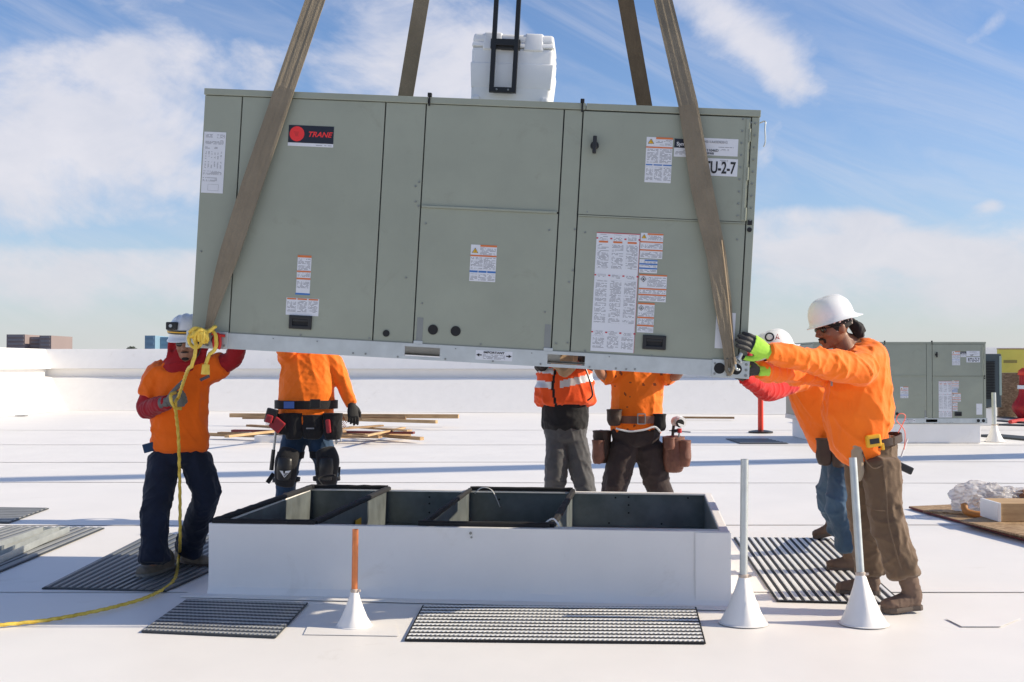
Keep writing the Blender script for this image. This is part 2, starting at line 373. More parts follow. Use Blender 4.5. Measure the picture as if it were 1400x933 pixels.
# ---- parapets
def parapet(name, label, a, b, nrm, prof, mats, far=0.6):
    """prof: list of (setback, z); a,b base points; nrm = outward direction (away from the roof)"""
    bm = bmesh.new(); n = 60; pr = None
    prof = prof + [(prof[-1][0] + far, prof[-1][1] - 0.02), (prof[-1][0] + far, -0.5)]
    t = (b - a)
    for i in range(n + 1):
        q = a + t * (i / n)
        c = []
        for k, (s, z) in enumerate(prof):
            mit = MITRE(name, i / n, s)
            w_ = 0.012 * mnoise.noise(V((i * 0.7, k * 2.0, 1.0))) * (0 if i in (0, n) else 1)
            c.append(bm.verts.new(q + nrm * (s + w_) + V((0, 0, z)) + mit))
        if pr:
            for k in range(len(c) - 1): bm.faces.new((pr[k], c[k], c[k + 1], pr[k + 1]))
        pr = c
    bmesh.ops.recalc_face_normals(bm, faces=bm.faces)
    o = obj(name, bm, mats, smooth=False); smooth_angle(o, 25)
    return tag(o, label, 'parapet')
PA = G(95, 561); PA = V((-13.75, 36.2, 0)); PB = V((5.8, 33.3, 0)); wd = (PB - PA).normalized(); wn_ = V((-wd.y, wd.x, 0)) * 1.0
if wn_.y < 0: wn_ = -wn_
def MITRE(name, t, s):
    tgt = V((-s, s * 1.0, 0))
    if name == 'rear_parapet': return (tgt - wn_ * s) * max(0, 1 - t * 60)
    if name == 'left_parapet': return (tgt - V((-s, 0, 0))) * max(0, 1 - (1 - t) * 60)
    return V((0, 0, 0))
PROF = [(-0.10, 0.002), (0.0, 0.05), (0.78, 0.97), (0.84, 1.01), (1.04, 1.03), (1.04, 1.26), (0.84, 1.28), (1.12, 1.86), (1.16, 1.90)]
parapet('rear_parapet', 'long white membrane covered parapet across the back of the roof', PA, PA + wd * 44, wn_, PROF, MEMV)
parapet('left_parapet', 'bright sunlit white parapet along the left side of the roof', V((PA.x, -11, 0)), PA.copy(), V((-1, 0, 0)), PROF, MEMV)
# little dark scupper at the foot of the left parapet
o = obj('roof_scupper', B(-0.14, -0.10, 0, 0.14, 0.10, 0.02, bev=0.006), SCREW, loc=G(29, 569, 0.01) + V((0.0, 0, 0.0))); tag(o, 'small dark metal scupper lying at the foot of the left parapet', 'scupper')

# ---- city beyond
HZ1 = M('hazy_brown_facade', (0.27, 0.215, 0.21), 0.8, var=0.05, vs=0.05); HZ2 = M('hazy_window_band', (0.26, 0.24, 0.26), 0.6); HZ3 = M('hazy_blue_glass', (0.22, 0.35, 0.46), 0.5, var=0.06, vs=0.05); HZ4 = M('hazy_dark_blue_glass', (0.18, 0.29, 0.40), 0.5)  # distance haze is put into these paled colours
def tower(name, label, cat, blocks, D, mat, win, nfl):
    pa = P(blocks[0][0], 474, D); root = thing(name, label, cat, (pa.x, D, -12))
    for (x0, x1, ytop, dd) in blocks:
        a = P(x0, ytop, D); b = P(x1, ytop, D)
        obj('tower_block', B(a.x, D + dd, -12, b.x, D + dd + 30, a.z), mat, root, world=True)
        h = (a.z + 12) / nfl
        bm = bmesh.new()
        for i in range(nfl):
            z = -12 + h * (i + 0.35); box(bm, a.x + 0.7, D + dd - 0.25, z, b.x - 0.7, D + dd + 0.1, z + h * 0.45)
        o = obj('window_band', bm, win, root, world=True)
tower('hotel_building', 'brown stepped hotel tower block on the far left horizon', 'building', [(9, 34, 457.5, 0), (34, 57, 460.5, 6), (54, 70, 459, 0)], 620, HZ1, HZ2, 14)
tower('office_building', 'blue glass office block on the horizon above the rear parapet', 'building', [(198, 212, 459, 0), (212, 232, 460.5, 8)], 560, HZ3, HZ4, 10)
TREE = M('hazy_tree_foliage', (0.07, 0.085, 0.07), 0.9, var=0.3, vs=0.5)
TRUNK = M('tree_bark', (0.1, 0.07, 0.05), 0.9)
tr = thing('tree', 'tiny dark tree crown poking above the rear parapet left of the blue office block', 'tree', tuple(P(180, 478, 300).xy) + (-12,))
c0 = P(180, 476, 300)
bm = bmesh.new()
for k in range(700):
    d = V((random.gauss(0, 1), random.gauss(0, 1), random.gauss(0, 1))).normalized() * (random.random() ** 0.4)
    p = c0 + V((d.x * 1.3, d.y * 1.3, d.z * 0.9 - 0.5)); a = V((random.uniform(-1, 1), random.uniform(-1, 1), random.uniform(-1, 1))).normalized() * 0.2; b_ = a.orthogonal()
    bm.faces.new([bm.verts.new(p + a), bm.verts.new(p + b_), bm.verts.new(p - a)])
obj('crown', bm, TREE, tr, world=True)
bm = bmesh.new(); cyl(bm, (c0.x, c0.y, -12), c0, 0.35, 0.15, 8); obj('trunk', bm, TRUNK, tr, world=True)

# crane boom standing to the right, whose long shadow crosses the roof
CRY = M('crane_yellow_paint', (0.62, 0.40, 0.04), 0.5)
s1 = V((sdir.x / sdir.z, sdir.y / sdir.z, 1))
q0 = G(0, 656); q1 = G(1240, 627)
dline = (q1 - q0)
# choose x = 19 for the boom: height from the shadow line
def boom_at(t):
    g = q0 + dline * t; h = (19 - g.x) / s1.x; return g + s1 * h
ba, bb = boom_at(-0.55), boom_at(1.9)
root = thing('crane_boom', 'yellow telescopic crane boom standing on the roof to the right of the view', 'crane', (bb.x, bb.y, 0))
bm = bmesh.new(); seg = 4
for k, (t0, t1, r_) in enumerate(((0, 0.36, 0.42), (0.34, 0.7, 0.36), (0.68, 1.0, 0.3))):
    cyl(bm, bb.lerp(ba, t0), bb.lerp(ba, t1), r_, r_, 8)
obj('boom_section', bm, CRY, root, world=True)
obj('turntable', B(bb.x - 1.2, bb.y - 1.2, 0, bb.x + 1.2, bb.y + 1.2, max(0.4, bb.z)), CRY, root, world=True)

# ============================================================ PACKAGED ROOFTOP UNIT
UO = V((-1.80264, 6.58261, 1.60547)); yaw, pit, rol = -0.07348, 0.00949, 0.05613
UM = (Matrix.Rotation(yaw, 3, 'Z') @ Matrix.Rotation(pit, 3, 'X') @ Matrix.Rotation(rol, 3, 'Y'))
def U(px, py):
    d = ray(px, py); n = UM.col[1]; t = n.dot(UO - CAM) / n.dot(d); p = UM.transposed() @ (CAM + d * t - UO); return p.x, p.z
W_, H_, DP = 3.09, 1.37, 2.14
def quad_uv(px0, py0, px1, py1):
    w2, h2 = px1 - px0, py1 - py0; mx, my = (px0 + px1) / 2, (py0 + py1) / 2; k = .024 if h2 > 12 else 0; j = .020 if w2 > 12 else 0
    return U(px0 + k * h2, my)[0], U(mx, py1 - j * w2)[1], U(px1 - k * h2, my)[0], U(mx, py0 + j * w2)[1]
def screw(bm, u, v, r=0.006, y=0.0):
    cyl(bm, (u, y + 0.001, v), (u, y - 0.005, v), r, r * 0.8, 6)
def build_unit(root, main=True):
    body = obj('cabinet_body', B(0.008, 0.014, 0.004, W_ - 0.008, DP - 0.014, H_ - 0.012), PAINTD, root)
    g = 0.0035
    sx = [0, 0.215, 1.031, 1.259, 2.026, 2.130, 3.046, W_]; T = 1.333
    def panel(x0, z0, x1, z1, prd=0.0, name='panel', seglr=True):
        o = obj(name, B(x0 + g * (x0 > 0.01), prd, z0 + 0.002, x1 - g * (x1 < W_ - .01), 0.03, z1 - 0.002, bev=0.0022), PAINT, root); return o
    panel(sx[0], 0, sx[1], T, 0.001); panel(sx[1], 0, sx[2], T, 0.0); panel(sx[2], 0, sx[3], T, 0.001)
    panel(sx[3], 0.764, sx[4], T, 0.0); panel(sx[3] + 0.0, 0.0, sx[4], 0.758, 0.0, 'access_panel'); panel(sx[4], 0, sx[5], T, 0.001)
    panel(sx[5], 0.757, sx[6], T - 0.004, -0.004, 'door'); panel(sx[5], 0, sx[6], 0.750, 0.0, 'access_panel'); panel(sx[6], 0, sx[7], T, 0.001)
    # top trim: a folded drip edge, in two lengths with butt joints
    for x0, x1 in ((-0.004, 1.268), (1.271, 2.143), (2.146, W_ + 0.004)):
        obj('top_trim', B(x0, -0.008, T + 0.001, x1, 0.05, H_, bev=0.003), PAINT, root)
    obj('top_panel', B(-0.004, 0.05, T + 0.01, W_ + 0.004, DP + 0.004, H_ - 0.001, bev=0.002), PAINT, root)
    # sides and back
    for x0, x1 in ((-0.001, 0.012), (W_ - 0.012, W_ + 0.001)):
        for k in range(3): obj('side_panel', B(x0, 0.032 + k * 0.70, 0.002, x1, 0.727 + k * 0.70, T, bev=0.001), PAINT, root)
    for k in range(4): obj('rear_panel', B(0.004 + k * 0.772, DP - 0.014, 0.002, 0.770 + k * 0.772, DP, T, bev=0.002), PAINT, root)
    # condenser fans on top
    for fx in (0.6, 1.25, 2.3):
        bm = bmesh.new()
        for rr in (0.07, 0.14, 0.21, 0.28):
            sweep(bm, [(fx + math.cos(a * math.pi / 12) * rr, 1.35 + math.sin(a * math.pi / 12) * rr, H_ + 0.012) for a in range(25)], 0.004, 5)
        if main or True: obj('fan_guard', bm, BLACK, root)
    # strip above the lower mid panel (drip lip)
    obj('panel_lip', B(sx[3] + 0.006, -0.010, 0.756, sx[4] - 0.01, 0.004, 0.768, bev=0.002), PAINT, root)
    obj('panel_lip', B(sx[5] + 0.004, -0.007, 0.7485, sx[6] - 0.004, 0.002, 0.756, bev=0.001), PAINT, root)
    # corner notches at the feet of the middle panel
    for u in (1.275, 1.985):
        obj('panel_notch', B(u, -0.0015, 0.004, u + 0.034, 0.0, 0.145), PAINTD if False else SCREW, root)
    obj('foot_clip', B(1.262, -0.006, -0.006, 1.312, 0.002, 0.016, bev=0.002), GALV, root)
    obj('foot_clip', B(1.985, -0.006, -0.006, 2.035, 0.002, 0.016, bev=0.002), GALV, root)
    # hinge on the right
    obj('hinge', B(3.018, -0.010, 0.765, 3.036, 0.0, T - 0.012, bev=0.003), PAINT, root)
    for z in (0.80, 1.02, 1.23):
        bm = bmesh.new(); cyl(bm, (3.040, -0.010, z - 0.035), (3.040, -0.010, z + 0.035), 0.006, seg=8); obj('hinge_knuckle', bm, PAINT, root)
    # screws, all the small heads in one part
    bm = bmesh.new()
    for i in range(9): screw(bm, 2.995 + 0.004, 0.79 + i * 0.066, 0.006, -0.004); screw(bm, 3.068, 0.77 + i * 0.066, 0.006)
    for (px, py) in ((285, 124), (325, 126), (573, 249), (568, 276), (572, 282), (582, 306), (577, 415), (588, 282), (665, 285), (744, 289), (751, 315), (745, 427), (786, 314), (783, 370), (778, 386), (800, 318), (1008, 328),
                     (776, 469), (505, 463), (570, 463), (411, 458), (657, 471), (800, 480), (891, 487), (275, 344), (777, 142), (1027, 168), (1020, 158), (568, 255), (905, 154), (955, 155), (803, 290), (555, 380), (760, 470)):
        u, v = U(px, py); screw(bm, u, v, 0.006)
    obj('panel_screws', bm, SCREW, root)['kind'] = 'stuff'
    # holes
    def disc(px, py, r):
        u, v = U(px, py); bm = bmesh.new(); cyl(bm, (u, 0.0, v), (u, -0.004, v), r, r, 20); obj('knockout_plug', bm, BLACKM, root)
    disc(528, 456, 0.019); disc(592, 451, 0.028); disc(623, 453, 0.028); disc(1024.5, 314.5, 0.013)
    u, v = U(1025, 305); obj('latch_hole', B(u - 0.012, -0.004, v - 0.012, u + 0.012, 0.0, v + 0.014), BLACKM, root)
    # recessed carry handles
    for (a, b_, c, d) in ((395, 431, 427, 451), (878, 458, 911, 479)):
        x0, z0, x1, z1 = quad_uv(a, b_, c, d)
        bm = bmesh.new()
        t = 0.020
        box(bm, x0, -0.012, z0, x1, 0.0, z0 + t, bev=0.004); box(bm, x0, -0.012, z1 - t, x1, 0.0, z1, bev=0.004); box(bm, x0, -0.0125, z0 + .004, x0 + t, 0.0, z1 - .004, bev=0.004); box(bm, x1 - t, -0.0125, z0 + .004, x1, 0.0, z1 - .004, bev=0.004)
        hp = obj('handle_pocket', bm, BLACK, root)
        obj('pocket_well', B(x0 + t, -0.004, z0 + t, x1 - t, -0.002, z1 - t), BLACKM, hp)
        obj('finger_grip', B(x0 + t, -0.010, z1 - t - 0.014, x1 - t, -0.005, z1 - t, bev=0.002), BLACK, hp)
    # disconnect knob
    u, v = U(813, 199.5)
    bm = bmesh.new(); cyl(bm, (u, -0.004, v), (u, -0.022, v), 0.024, 0.021, 20); k = obj('disconnect_knob', bm, BLACK, root, smooth=False)
    obj('knob_grip', B(u - 0.011, -0.048, v - 0.048, u + 0.011, -0.020, v + 0.048, bev=0.006), BLACK, k)
    # black clips on the roof joints
    for px in (588, 797):
        u, v = U(px, 133); bm = bmesh.new()
        box(bm, u - 0.005, -0.016, H_ - 0.05, u + 0.004, -0.008, H_ + 0.006); box(bm, u - 0.012, -0.02, H_ + 0.0, u + 0.010, 0.01, H_ + 0.022, bev=0.003)
        obj('corner_clip', bm, BLACKM, root)
    # tie left hanging from the top right corner
    if main:
        bm = bmesh.new(); sweep(bm, spline([(W_ + 0.005, 0.02, H_ - 0.065), (W_ + 0.03, 0.0, H_ - 0.06), (W_ + 0.03, -0.01, H_ - 0.10), (W_ + 0.035, -0.012, H_ - 0.17), (W_ + 0.028, -0.01, H_ - 0.2)], 6), 0.004, 6); obj('wire_tie', bm, GALV, root, smooth=True)
    # ---- base rail with fork pockets
    RB, RT = -0.088, -0.001
    pock = [quad_uv(553, 475, 602, 490), quad_uv(748, 486, 800, 501)]
    pk = [(p[0], p[2]) for p in pock]; z0, z1 = -0.070, -0.018
    for yy in (-0.006, DP - 0.008):
        bm = bmesh.new(); xs = [-0.012] + [c for p in pk for c in p] + [W_ + 0.012]
        for i in range(0, 6, 2): box(bm, xs[i], yy, RB, xs[i + 1], yy + 0.012, RT)
        for a, b_ in pk: box(bm, a, yy, RB, b_, yy + 0.012, z0); box(bm, a, yy, z1, b_, yy + 0.012, RT)
        box(bm, -0.012, yy + (0.012 if yy < 1 else -0.06), RB, W_ + 0.012, yy + (0.07 if yy < 1 else 0.0), RB + 0.004)
        obj('base_rail', bm, GALV, root)
    for xx in (-0.012, W_): obj('end_rail', B(xx, 0.006, RB, xx + 0.012, DP - 0.008, RT), GALV, root)
    # lip where the cabinet meets the rail
    obj('rail_flange', B(-0.010, -0.004, -0.0009, W_ + 0.010, 0.014, 0.003), SCREW, root)
    # lifting lugs (corner plates), with two dark lug holes each
    for (a, b_, hs, bl) in (((-0.026, 0.215), 0, (0.055, 0.150), 0), ((2.905, 3.106), 0, (2.945, 3.035), 0)):
        pl = obj('corner_plate', B(a[0], -0.013, RB - 0.004, a[1], -0.0065, RT + 0.006, bev=0.002), WHITEP if False else GALV, root)
        for h in hs:
            bm = bmesh.new()
            cyl(bm, (h, -0.0131, -0.043), (h, -0.0150, -0.043), 0.030, 0.030, 24); obj('lug_hole', bm, BLACKM, pl)
        bm = bmesh.new()
        e = -0.006 if a[0] < 1 else 3.088
        for z in (-0.015, -0.045, -0.075): cyl(bm, (e, -0.013, z), (e, -0.019, z), 0.008, 0.007, 10)
        for (h, z) in ((0.10, -0.075), (0.195, -0.02), (0.195, -0.072)) if a[0] < 1 else ((2.92, -0.018), (2.92, -0.074), (2.99, -0.014), (2.99, -0.078)): cyl(bm, (h, -0.013, z), (h, -0.019, z), 0.007, 0.006, 10)
        obj('plate_rivets', bm, SCREW, pl)
    bm = bmesh.new()
    for (px, py) in ((483, 483), (500, 484), (544, 488), (609, 491), (674, 494), (739, 498), (806, 502), (842, 504), (856, 505), (868, 505), (374, 463), (434, 467), (623, 477), (727, 483), (833, 488)):
        u, v = U(px, py); screw(bm, u, v, 0.0065 if v < -0.03 else 0.004, -0.006)
    obj('rail_bolts', bm, SCREW, root)['kind'] = 'stuff'
    # ---- stickers
    def sticker(px0, py0, px1, py1, blocks=(), bands=(), y=0.0, mat=None, name='label_sticker'):
        x0, z0, x1, z1 = quad_uv(px0, py0, px1, py1)
        if z0 > 0.76 and x0 > 2.1: y = -0.004
        if z1 < 0: y = -0.0062
        st = obj(name, B(0, -0.0012, 0, x1 - x0, 0, z1 - z0), mat or STICK, root, loc=(x0, y, z0))
        w_, h_ = x1 - x0, z1 - z0
        for (a, b_, c, d) in blocks:
            obj('print_block', B(a * w_, -0.0018, b_ * h_, c * w_, -0.0012, d * h_), PRINT, st)
        for (a, b_, c, d, m) in bands:
            obj('print_band', B(a * w_, -0.0024, b_ * h_, c * w_, -0.0018, d * h_), m, st)
        return st, w_, h_
    def triangle(st, cx, cz, s):
        bm = bmesh.new(); vs = [bm.verts.new((cx + s * math.sin(a) * 1.05, -0.0030, cz + s * math.cos(a))) for a in (0, 2.094, 4.189)]; bm.faces.new(vs); tri = obj('warning_triangle', bm, INK, st)
        bm = bmesh.new(); vs = [bm.verts.new((cx + s * .8 * math.sin(a) * 1.05, -0.0036, cz - s * .02 + s * .8 * math.cos(a))) for a in (0, 2.094, 4.189)]; bm.faces.new(vs); obj('warning_triangle', bm, YEL, st)
        bm = bmesh.new(); pts = [(0.1, .55), (-.2, .05), (0.0, .05), (-.05, -.4), (.25, .12), (.03, .12), (.22, .55)]
        bm.faces.new([bm.verts.new((cx + s * p[0] * .8, -0.0042, cz + s * p[1] * .8 - s * .05)) for p in pts]); obj('warning_bolt', bm, INK, st)
    # rating plate
    st, w_, h_ = sticker(275, 180, 309, 265, [(.08, .9, .4, .96), (.6, .9, .95, .96), (.08, .78, .92, .87), (.08, .72, .3, .76), (.5, .72, .65, .76), (.05, .19, .7, .26), (.05, .30, .9, .36)])
    for k in range(6):
        for (b0, b1) in ((.55, .68), (.4, .52)):
            obj('print_block', B((.1 + k * .14) * w_, -0.0018, b0 * h_, (.16 + k * .14) * w_, -0.0012, b1 * h_), PRINT, st)
    bm = bmesh.new(); x0, x1, z0, z1 = .3 * w_, .78 * w_, .04 * h_, .14 * h_
    for a in ((x0, z0, x1, z0 + .001), (x0, z1, x1, z1 + .001), (x0, z0, x0 + .001, z1), (x1, z0, x1 + .001, z1)): box(bm, a[0], -0.002, a[1], a[2], -0.0012, a[3])
    obj('stamp_outline', bm, GREYINK, st)
    # brand plate
    if True:
        st, w_, h_ = sticker(393.5, 171, 457, 202, (), (), name='nameplate')
        obj('plate_field', B(0, -0.0020, .16 * h_, w_, -0.0012, h_), NAVYINK, st)
        bm = bmesh.new(); cyl(bm, (.19 * w_, -0.0018, .585 * h_), (.19 * w_, -0.0030, .585 * h_), .36 * h_, .36 * h_, 40); ro = obj('logo_roundel', bm, LOGORED, st)
        DKR = M('dark_logo_red', (0.45, 0.02, 0.02), 0.45)
        for k, (a, b_) in enumerate(((.115, .235), (.135, .225), (.15, .22), (.155, .23))):
            obj('logo_stripe', B(a * w_, -0.0036, (.65 - k * .06) * h_, b_ * w_, -0.0031, (.675 - k * .06) * h_), DKR, st)
        text('TRANE', 0.041, LOGORED, st, (.425 * w_, -0.0030, .47 * h_), bold=True, shear=0.28, xs=1.04)
        obj('print_block', B(.6 * w_, -0.0018, .05 * h_, .97 * w_, -0.0012, .1 * h_), PRINT, st)
    # left panel lower labels
    sticker(404.5, 349, 426, 404, [(.06, .62, .94, .92), (.06, .46, .94, .56), (.06, .16, .94, .38)], [(0, .945, 1, 1, ORBAND), (0, .575, 1, .61, ORBAND), (0, .39, 1, .43, ORBAND), (-.03, .0, 1.03, .045, BLUEB)])
    sticker(390.5, 407, 436.5, 432.5, [(.03, .2, .3, .86), (.35, .2, .63, .86), (.68, .2, .96, .86)], [(.02, .9, .3, .98, ORBAND), (.34, .9, .63, .98, ORBAND), (.68, .9, .97, .98, ORBAND)])
    # middle warning label
    st, w_, h_ = sticker(641.5, 334.5, 679.5, 386, [(.36, .73, .96, .93), (.03, .33, .48, .66), (.52, .33, .97, .66), (.03, .03, .3, .2), (.35, .03, .64, .2), (.68, .03, .97, .2)], [(.36, .95, 1, 1, ORBAND), (0, .68, 1, .72, ORBAND), (0, .24, .31, .29, BLUEB), (.34, .24, .65, .29, BLUEB), (.68, .24, 1, .29, BLUEB)])
    triangle(st, .17 * w_, .82 * h_, .13 * w_)
    # door labels
    st, w_, h_ = sticker(881, 187.5, 920, 251, [(.36, .83, .96, .95), (.05, .44, .47, .74), (.53, .44, .97, .74), (.04, .05, .3, .34), (.36, .05, .65, .34), (.71, .05, .98, .34)], [(.36, .96, 1, 1, ORBAND), (0, .76, 1, .79, ORBAND), (.02, .375, .27, .40, BLUEB), (.32, .375, .64, .40, BLUEB), (.68, .375, 1, .40, BLUEB)])
    triangle(st, .17 * w_, .89 * h_, .13 * w_)
    st, w_, h_ = sticker(921, 190, 948, 215.5, [(.05, .1, .95, .38)], [(0, .5, 1, 1, NAVYINK)])
    text('Symbio', 0.028, STICK, st, (.12 * w_, -0.0030, .62 * h_), bold=True)
    st, w_, h_ = sticker(948, 188.5, 1009.5, 214.5, [(.55, .45, .9, .52), (.6, .3, .8, .4)], ())
    text('M211A45DS2012', 0.018, GREYINK, st, (.22 * w_, -0.0030, .72 * h_)); text('211046D', 0.020, INK, st, (.25 * w_, -0.0030, .22 * h_))
    bm = bmesh.new(); rnd = random.Random(3)
    x = .3 * w_
    while x < .45 * w_: ww = rnd.choice((.0012, .002, .003)); box(bm, x, -0.002, .05 * h_, x + ww, -0.0012, .18 * h_); x += ww + .002
    obj('barcode', bm, INK, st)
    st, w_, h_ = sticker(946, 215.8, 1009, 242, [(.60, .82, .78, .92)], ())
    text('RTU-2-7', 0.090, INK, st, (.11 * w_, -0.0024, .16 * h_), bold=True, xs=0.64)
    # big white instruction panel: three columns of small print with red ticks
    cols = []
    for c in range(3):
        a = .04 + c * .33
        cols += [(a, .70, a + .26, .90), (a, .24, a + .26, .60), (a, .03, a + .26, .13), (a + .03, .935, a + .22, .985), (a + .03, .615, a + .22, .65), (a + .03, .14, a + .22, .175)]
    ticks = []
    for c in range(4):
        for zz in (.945, .635, .155):
            ticks.append((c * .325 - .008 * (c > 0), zz, c * .325 + .04, zz + .012, REDINK))
    for c in range(3): ticks.append((.06 + c * .33, .915, .27 + c * .33, .93, ORBAND))
    ticks.append((.993, .0, 1.0, 1.0, REDINK)); ticks.append((0, .994, 1.0, 1.0, REDINK))
    sticker(807.5, 317.5, 875, 483, cols, ticks)
    st, w_, h_ = sticker(874.5, 318.5, 907, 354.5, [(.33, .74, .97, .9), (.04, .40, .97, .58), (.04, .04, .97, .25)], [(.3, .93, 1, .99, ORBAND), (0, .62, 1, .67, ORBAND), (0, .30, 1, .35, ORBAND)]); triangle(st, .15 * w_, .84 * h_, .12 * w_)
    sticker(873.5, 354.5, 899, 374, [(.1, .72, .95, .86), (.05, .40, .95, .56), (.05, .05, .95, .25)], [(.28, .88, 1, .97, BLUEB), (0, .6, 1, .70, BLUEB), (0, .28, 1, .38, BLUEB)])
    def ghs(st, cx, cz, s):
        bm = bmesh.new()
        for k in range(4):
            a0, a1 = k * math.pi / 2, (k + 1) * math.pi / 2
            p0 = V((cx + s * math.sin(a0), -0.003, cz + s * math.cos(a0))); p1 = V((cx + s * math.sin(a1), -0.003, cz + s * math.cos(a1)))
            sweep(bm, [p0, p1], s * .09, 4)
        obj('hazard_diamond', bm, INK, st)
        bm = bmesh.new(); bm.faces.new([bm.verts.new((cx + s * x, -0.0032, cz + s * z)) for x, z in ((-.3, -.3), (.3, -.3), (.35, 0), (.1, .15), (.05, .45), (-.12, .2), (-.33, 0))]); obj('flame_symbol', bm, INK, st)
    st, w_, h_ = sticker(872.5, 375, 912, 413.5, [(.3, .56, .97, .9), (.03, .30, .97, .42), (.03, .04, .97, .2)], [(0, .95, 1, 1, ORBAND), (0, .44, 1, .49, ORBAND), (0, .22, 1, .27, ORBAND)]); ghs(st, .15 * w_, .82 * h_, .1 * w_)
    st, w_, h_ = sticker(870.5, 414, 895, 455.5, [(.4, .68, .97, .9), (.05, .55, .97, .66), (.05, .28, .97, .46), (.05, .05, .97, .2)], [(0, .95, 1, 1, ORBAND), (0, .48, 1, .53, ORBAND), (0, .21, 1, .26, ORBAND)]); ghs(st, .2 * w_, .82 * h_, .15 * w_)
    sticker(977, 427, 1006, 477.5, [(.1, .5, .4, .56), (.55, .9, .8, .95)], ())
    # rail label
    st, w_, h_ = sticker(650, 479, 701, 494, [(.2, .1, .8, .62)], ())
    text('IMPORTANT', 0.016, INK, st, (.5 * w_, -0.0024, .7 * h_), bold=True, align='CENTER', xs=1.3)
    for sgn, cx in ((-1, .1), (1, .9)):
        bm = bmesh.new(); bm.faces.new([bm.verts.new((cx * w_ + sgn * x * .014, -0.0024, .5 * h_ + z * .012)) for x, z in ((-1, .25), (0, .25), (0, .8), (1.2, 0), (0, -.8), (0, -.25), (-1, -.25))]); obj('arrow_mark', bm, INK, st)
unit = thing('rooftop_unit', 'large grey-green rooftop air conditioning unit hanging tilted from four slings above the curb', 'rooftop unit', UO, UM)
build_unit(unit, True)
u2 = thing('rooftop_unit', 'smaller-looking distant grey-green rooftop unit set on a white curb behind the workers at right', 'rooftop unit', (5.41, 21.0, 0.448), Matrix.Identity(3))
build_unit(u2, False)
cb = thing('equipment_curb', 'low white curb carrying the distant rooftop unit at right', 'curb', (5.41, 21.0, 0))
obj('curb_wall', B(5.50, 21.03, 0, 8.42, 23.0, 0.355, bev=0.02), MEMV, cb, world=True)

def upt(x, y, z): return UO + UM @ V((x, y, z))
# ============================================================ SLINGS
HOOK = P(712, -816, 7.65)
def ribbon(bm, pts, wd_, widths=None, normals=None, th=0.008, fray=0.0, sub=1):
    """flat webbing: pts centre line, wide direction roughly the image plane"""
    pts = [V(p) for p in pts]; pr = None; n = len(pts)
    for i, p in enumerate(pts):
        t = (pts[min(i + 1, n - 1)] - pts[max(i - 1, 0)]).normalized(); nr = normals[i] if normals else V((0, -1, 0))
        side = t.cross(nr).normalized(); nn = side.cross(t).normalized(); w2 = (widths[i] if widths else wd_) / 2
        K = 8; c = []
        for k in range(K + 1):
            q = -1 + 2 * k / K; c.append(p + side * (q * w2) + nn * (th / 2 + 0.0015 * math.sin(q * 9 + i * .3)))
        for k in range(K + 1):
            q = 1 - 2 * k / K; c.append(p + side * (q * w2) - nn * (th / 2))
        vs = [bm.verts.new(v) for v in c]
        if pr:
            m = len(vs)
            for k in range(m): bm.faces.new((pr[k], pr[(k + 1) % m], vs[(k + 1) % m], vs[k]))
        pr = vs
    bmesh.ops.recalc_face_normals(bm, faces=bm.faces)
def seglist(keys, n):
    """keys: list of (pos, width, normal); returns smooth samples"""
    P_, W2, N2 = [], [], []
    for (a, wa, na), (b, wb, nb) in zip(keys, keys[1:]):
        for k in range(n):
            t = k / n; P_.append(V(a).lerp(V(b), t)); W2.append(wa + (wb - wa) * t); N2.append(V(na).lerp(V(nb), t).normalized())
    P_.append(V(keys[-1][0])); W2.append(keys[-1][1]); N2.append(V(keys[-1][2]).normalized()); return P_, W2, N2
F_ = UM @ V((0, -1, 0))
def face(px, py, off=0.03):
    u, v = U(px, py); return upt(u, -off, v)
def sling(name, label, keys, mat, stitches=()):
    root = thing(name, label, 'lifting sling', V(keys[0][0]), group='slings holding the hanging unit')
    a, b_, c = seglist(keys, 10); bm = bmesh.new(); ribbon(bm, a, 0.11, b_, c); obj('webbing', bm, mat, root, world=True, smooth=False)
    # the eye: a rounded loop where the webbing is choked to the lug
    e = V(keys[0][0]); bm = bmesh.new()
    sweep(bm, spline([e + V((0.012, -0.004, 0.05)), e + V((0.018, -0.012, 0.0)), e + V((0.0, -0.018, -0.035)), e + V((-0.016, -0.008, -0.005)), e + V((-0.01, -0.002, 0.05))], 5), 0.010, 8)
    obj('sling_eye', bm, mat, root, world=True, smooth=True)
    return root
tl = face(392, 122, 0.035); tr_ = face(940, 145, 0.035)
sling('lifting_sling', 'khaki webbing sling crossing the left front of the unit down to the yellow rope knot',
      [(face(284, 462, .03), .030, F_ + V((.5, 0, 0))), (face(291, 440, .045), .045, F_ + V((.6, 0, 0))), (face(300, 405, .05), .075, F_ + V((.35, 0, 0))), (face(318, 348, .055), .112, F_), (face(348, 255, .05), .118, F_), (tl, .112, F_), (tl.lerp(HOOK, .25), .108, V((0, -1, 0))), (HOOK, .10, V((0, -1, 0)))], STRAP)
sling('lifting_sling', 'khaki webbing sling crossing the right front of the hanging unit beside the RTU-2-7 label',
      [(face(996, 503, .03), .040, F_), (face(994, 470, .04), .062, F_), (face(987, 415, .045), .095, F_ + V((.2, 0, 0))), (face(978, 350, .05), .105, F_), (face(959, 262, .05), .118, F_), (tr_, .105, F_), (tr_.lerp(HOOK, .25), .095, V((0, -1, 0))), (HOOK, .10, V((0, -1, 0)))], STRAP)
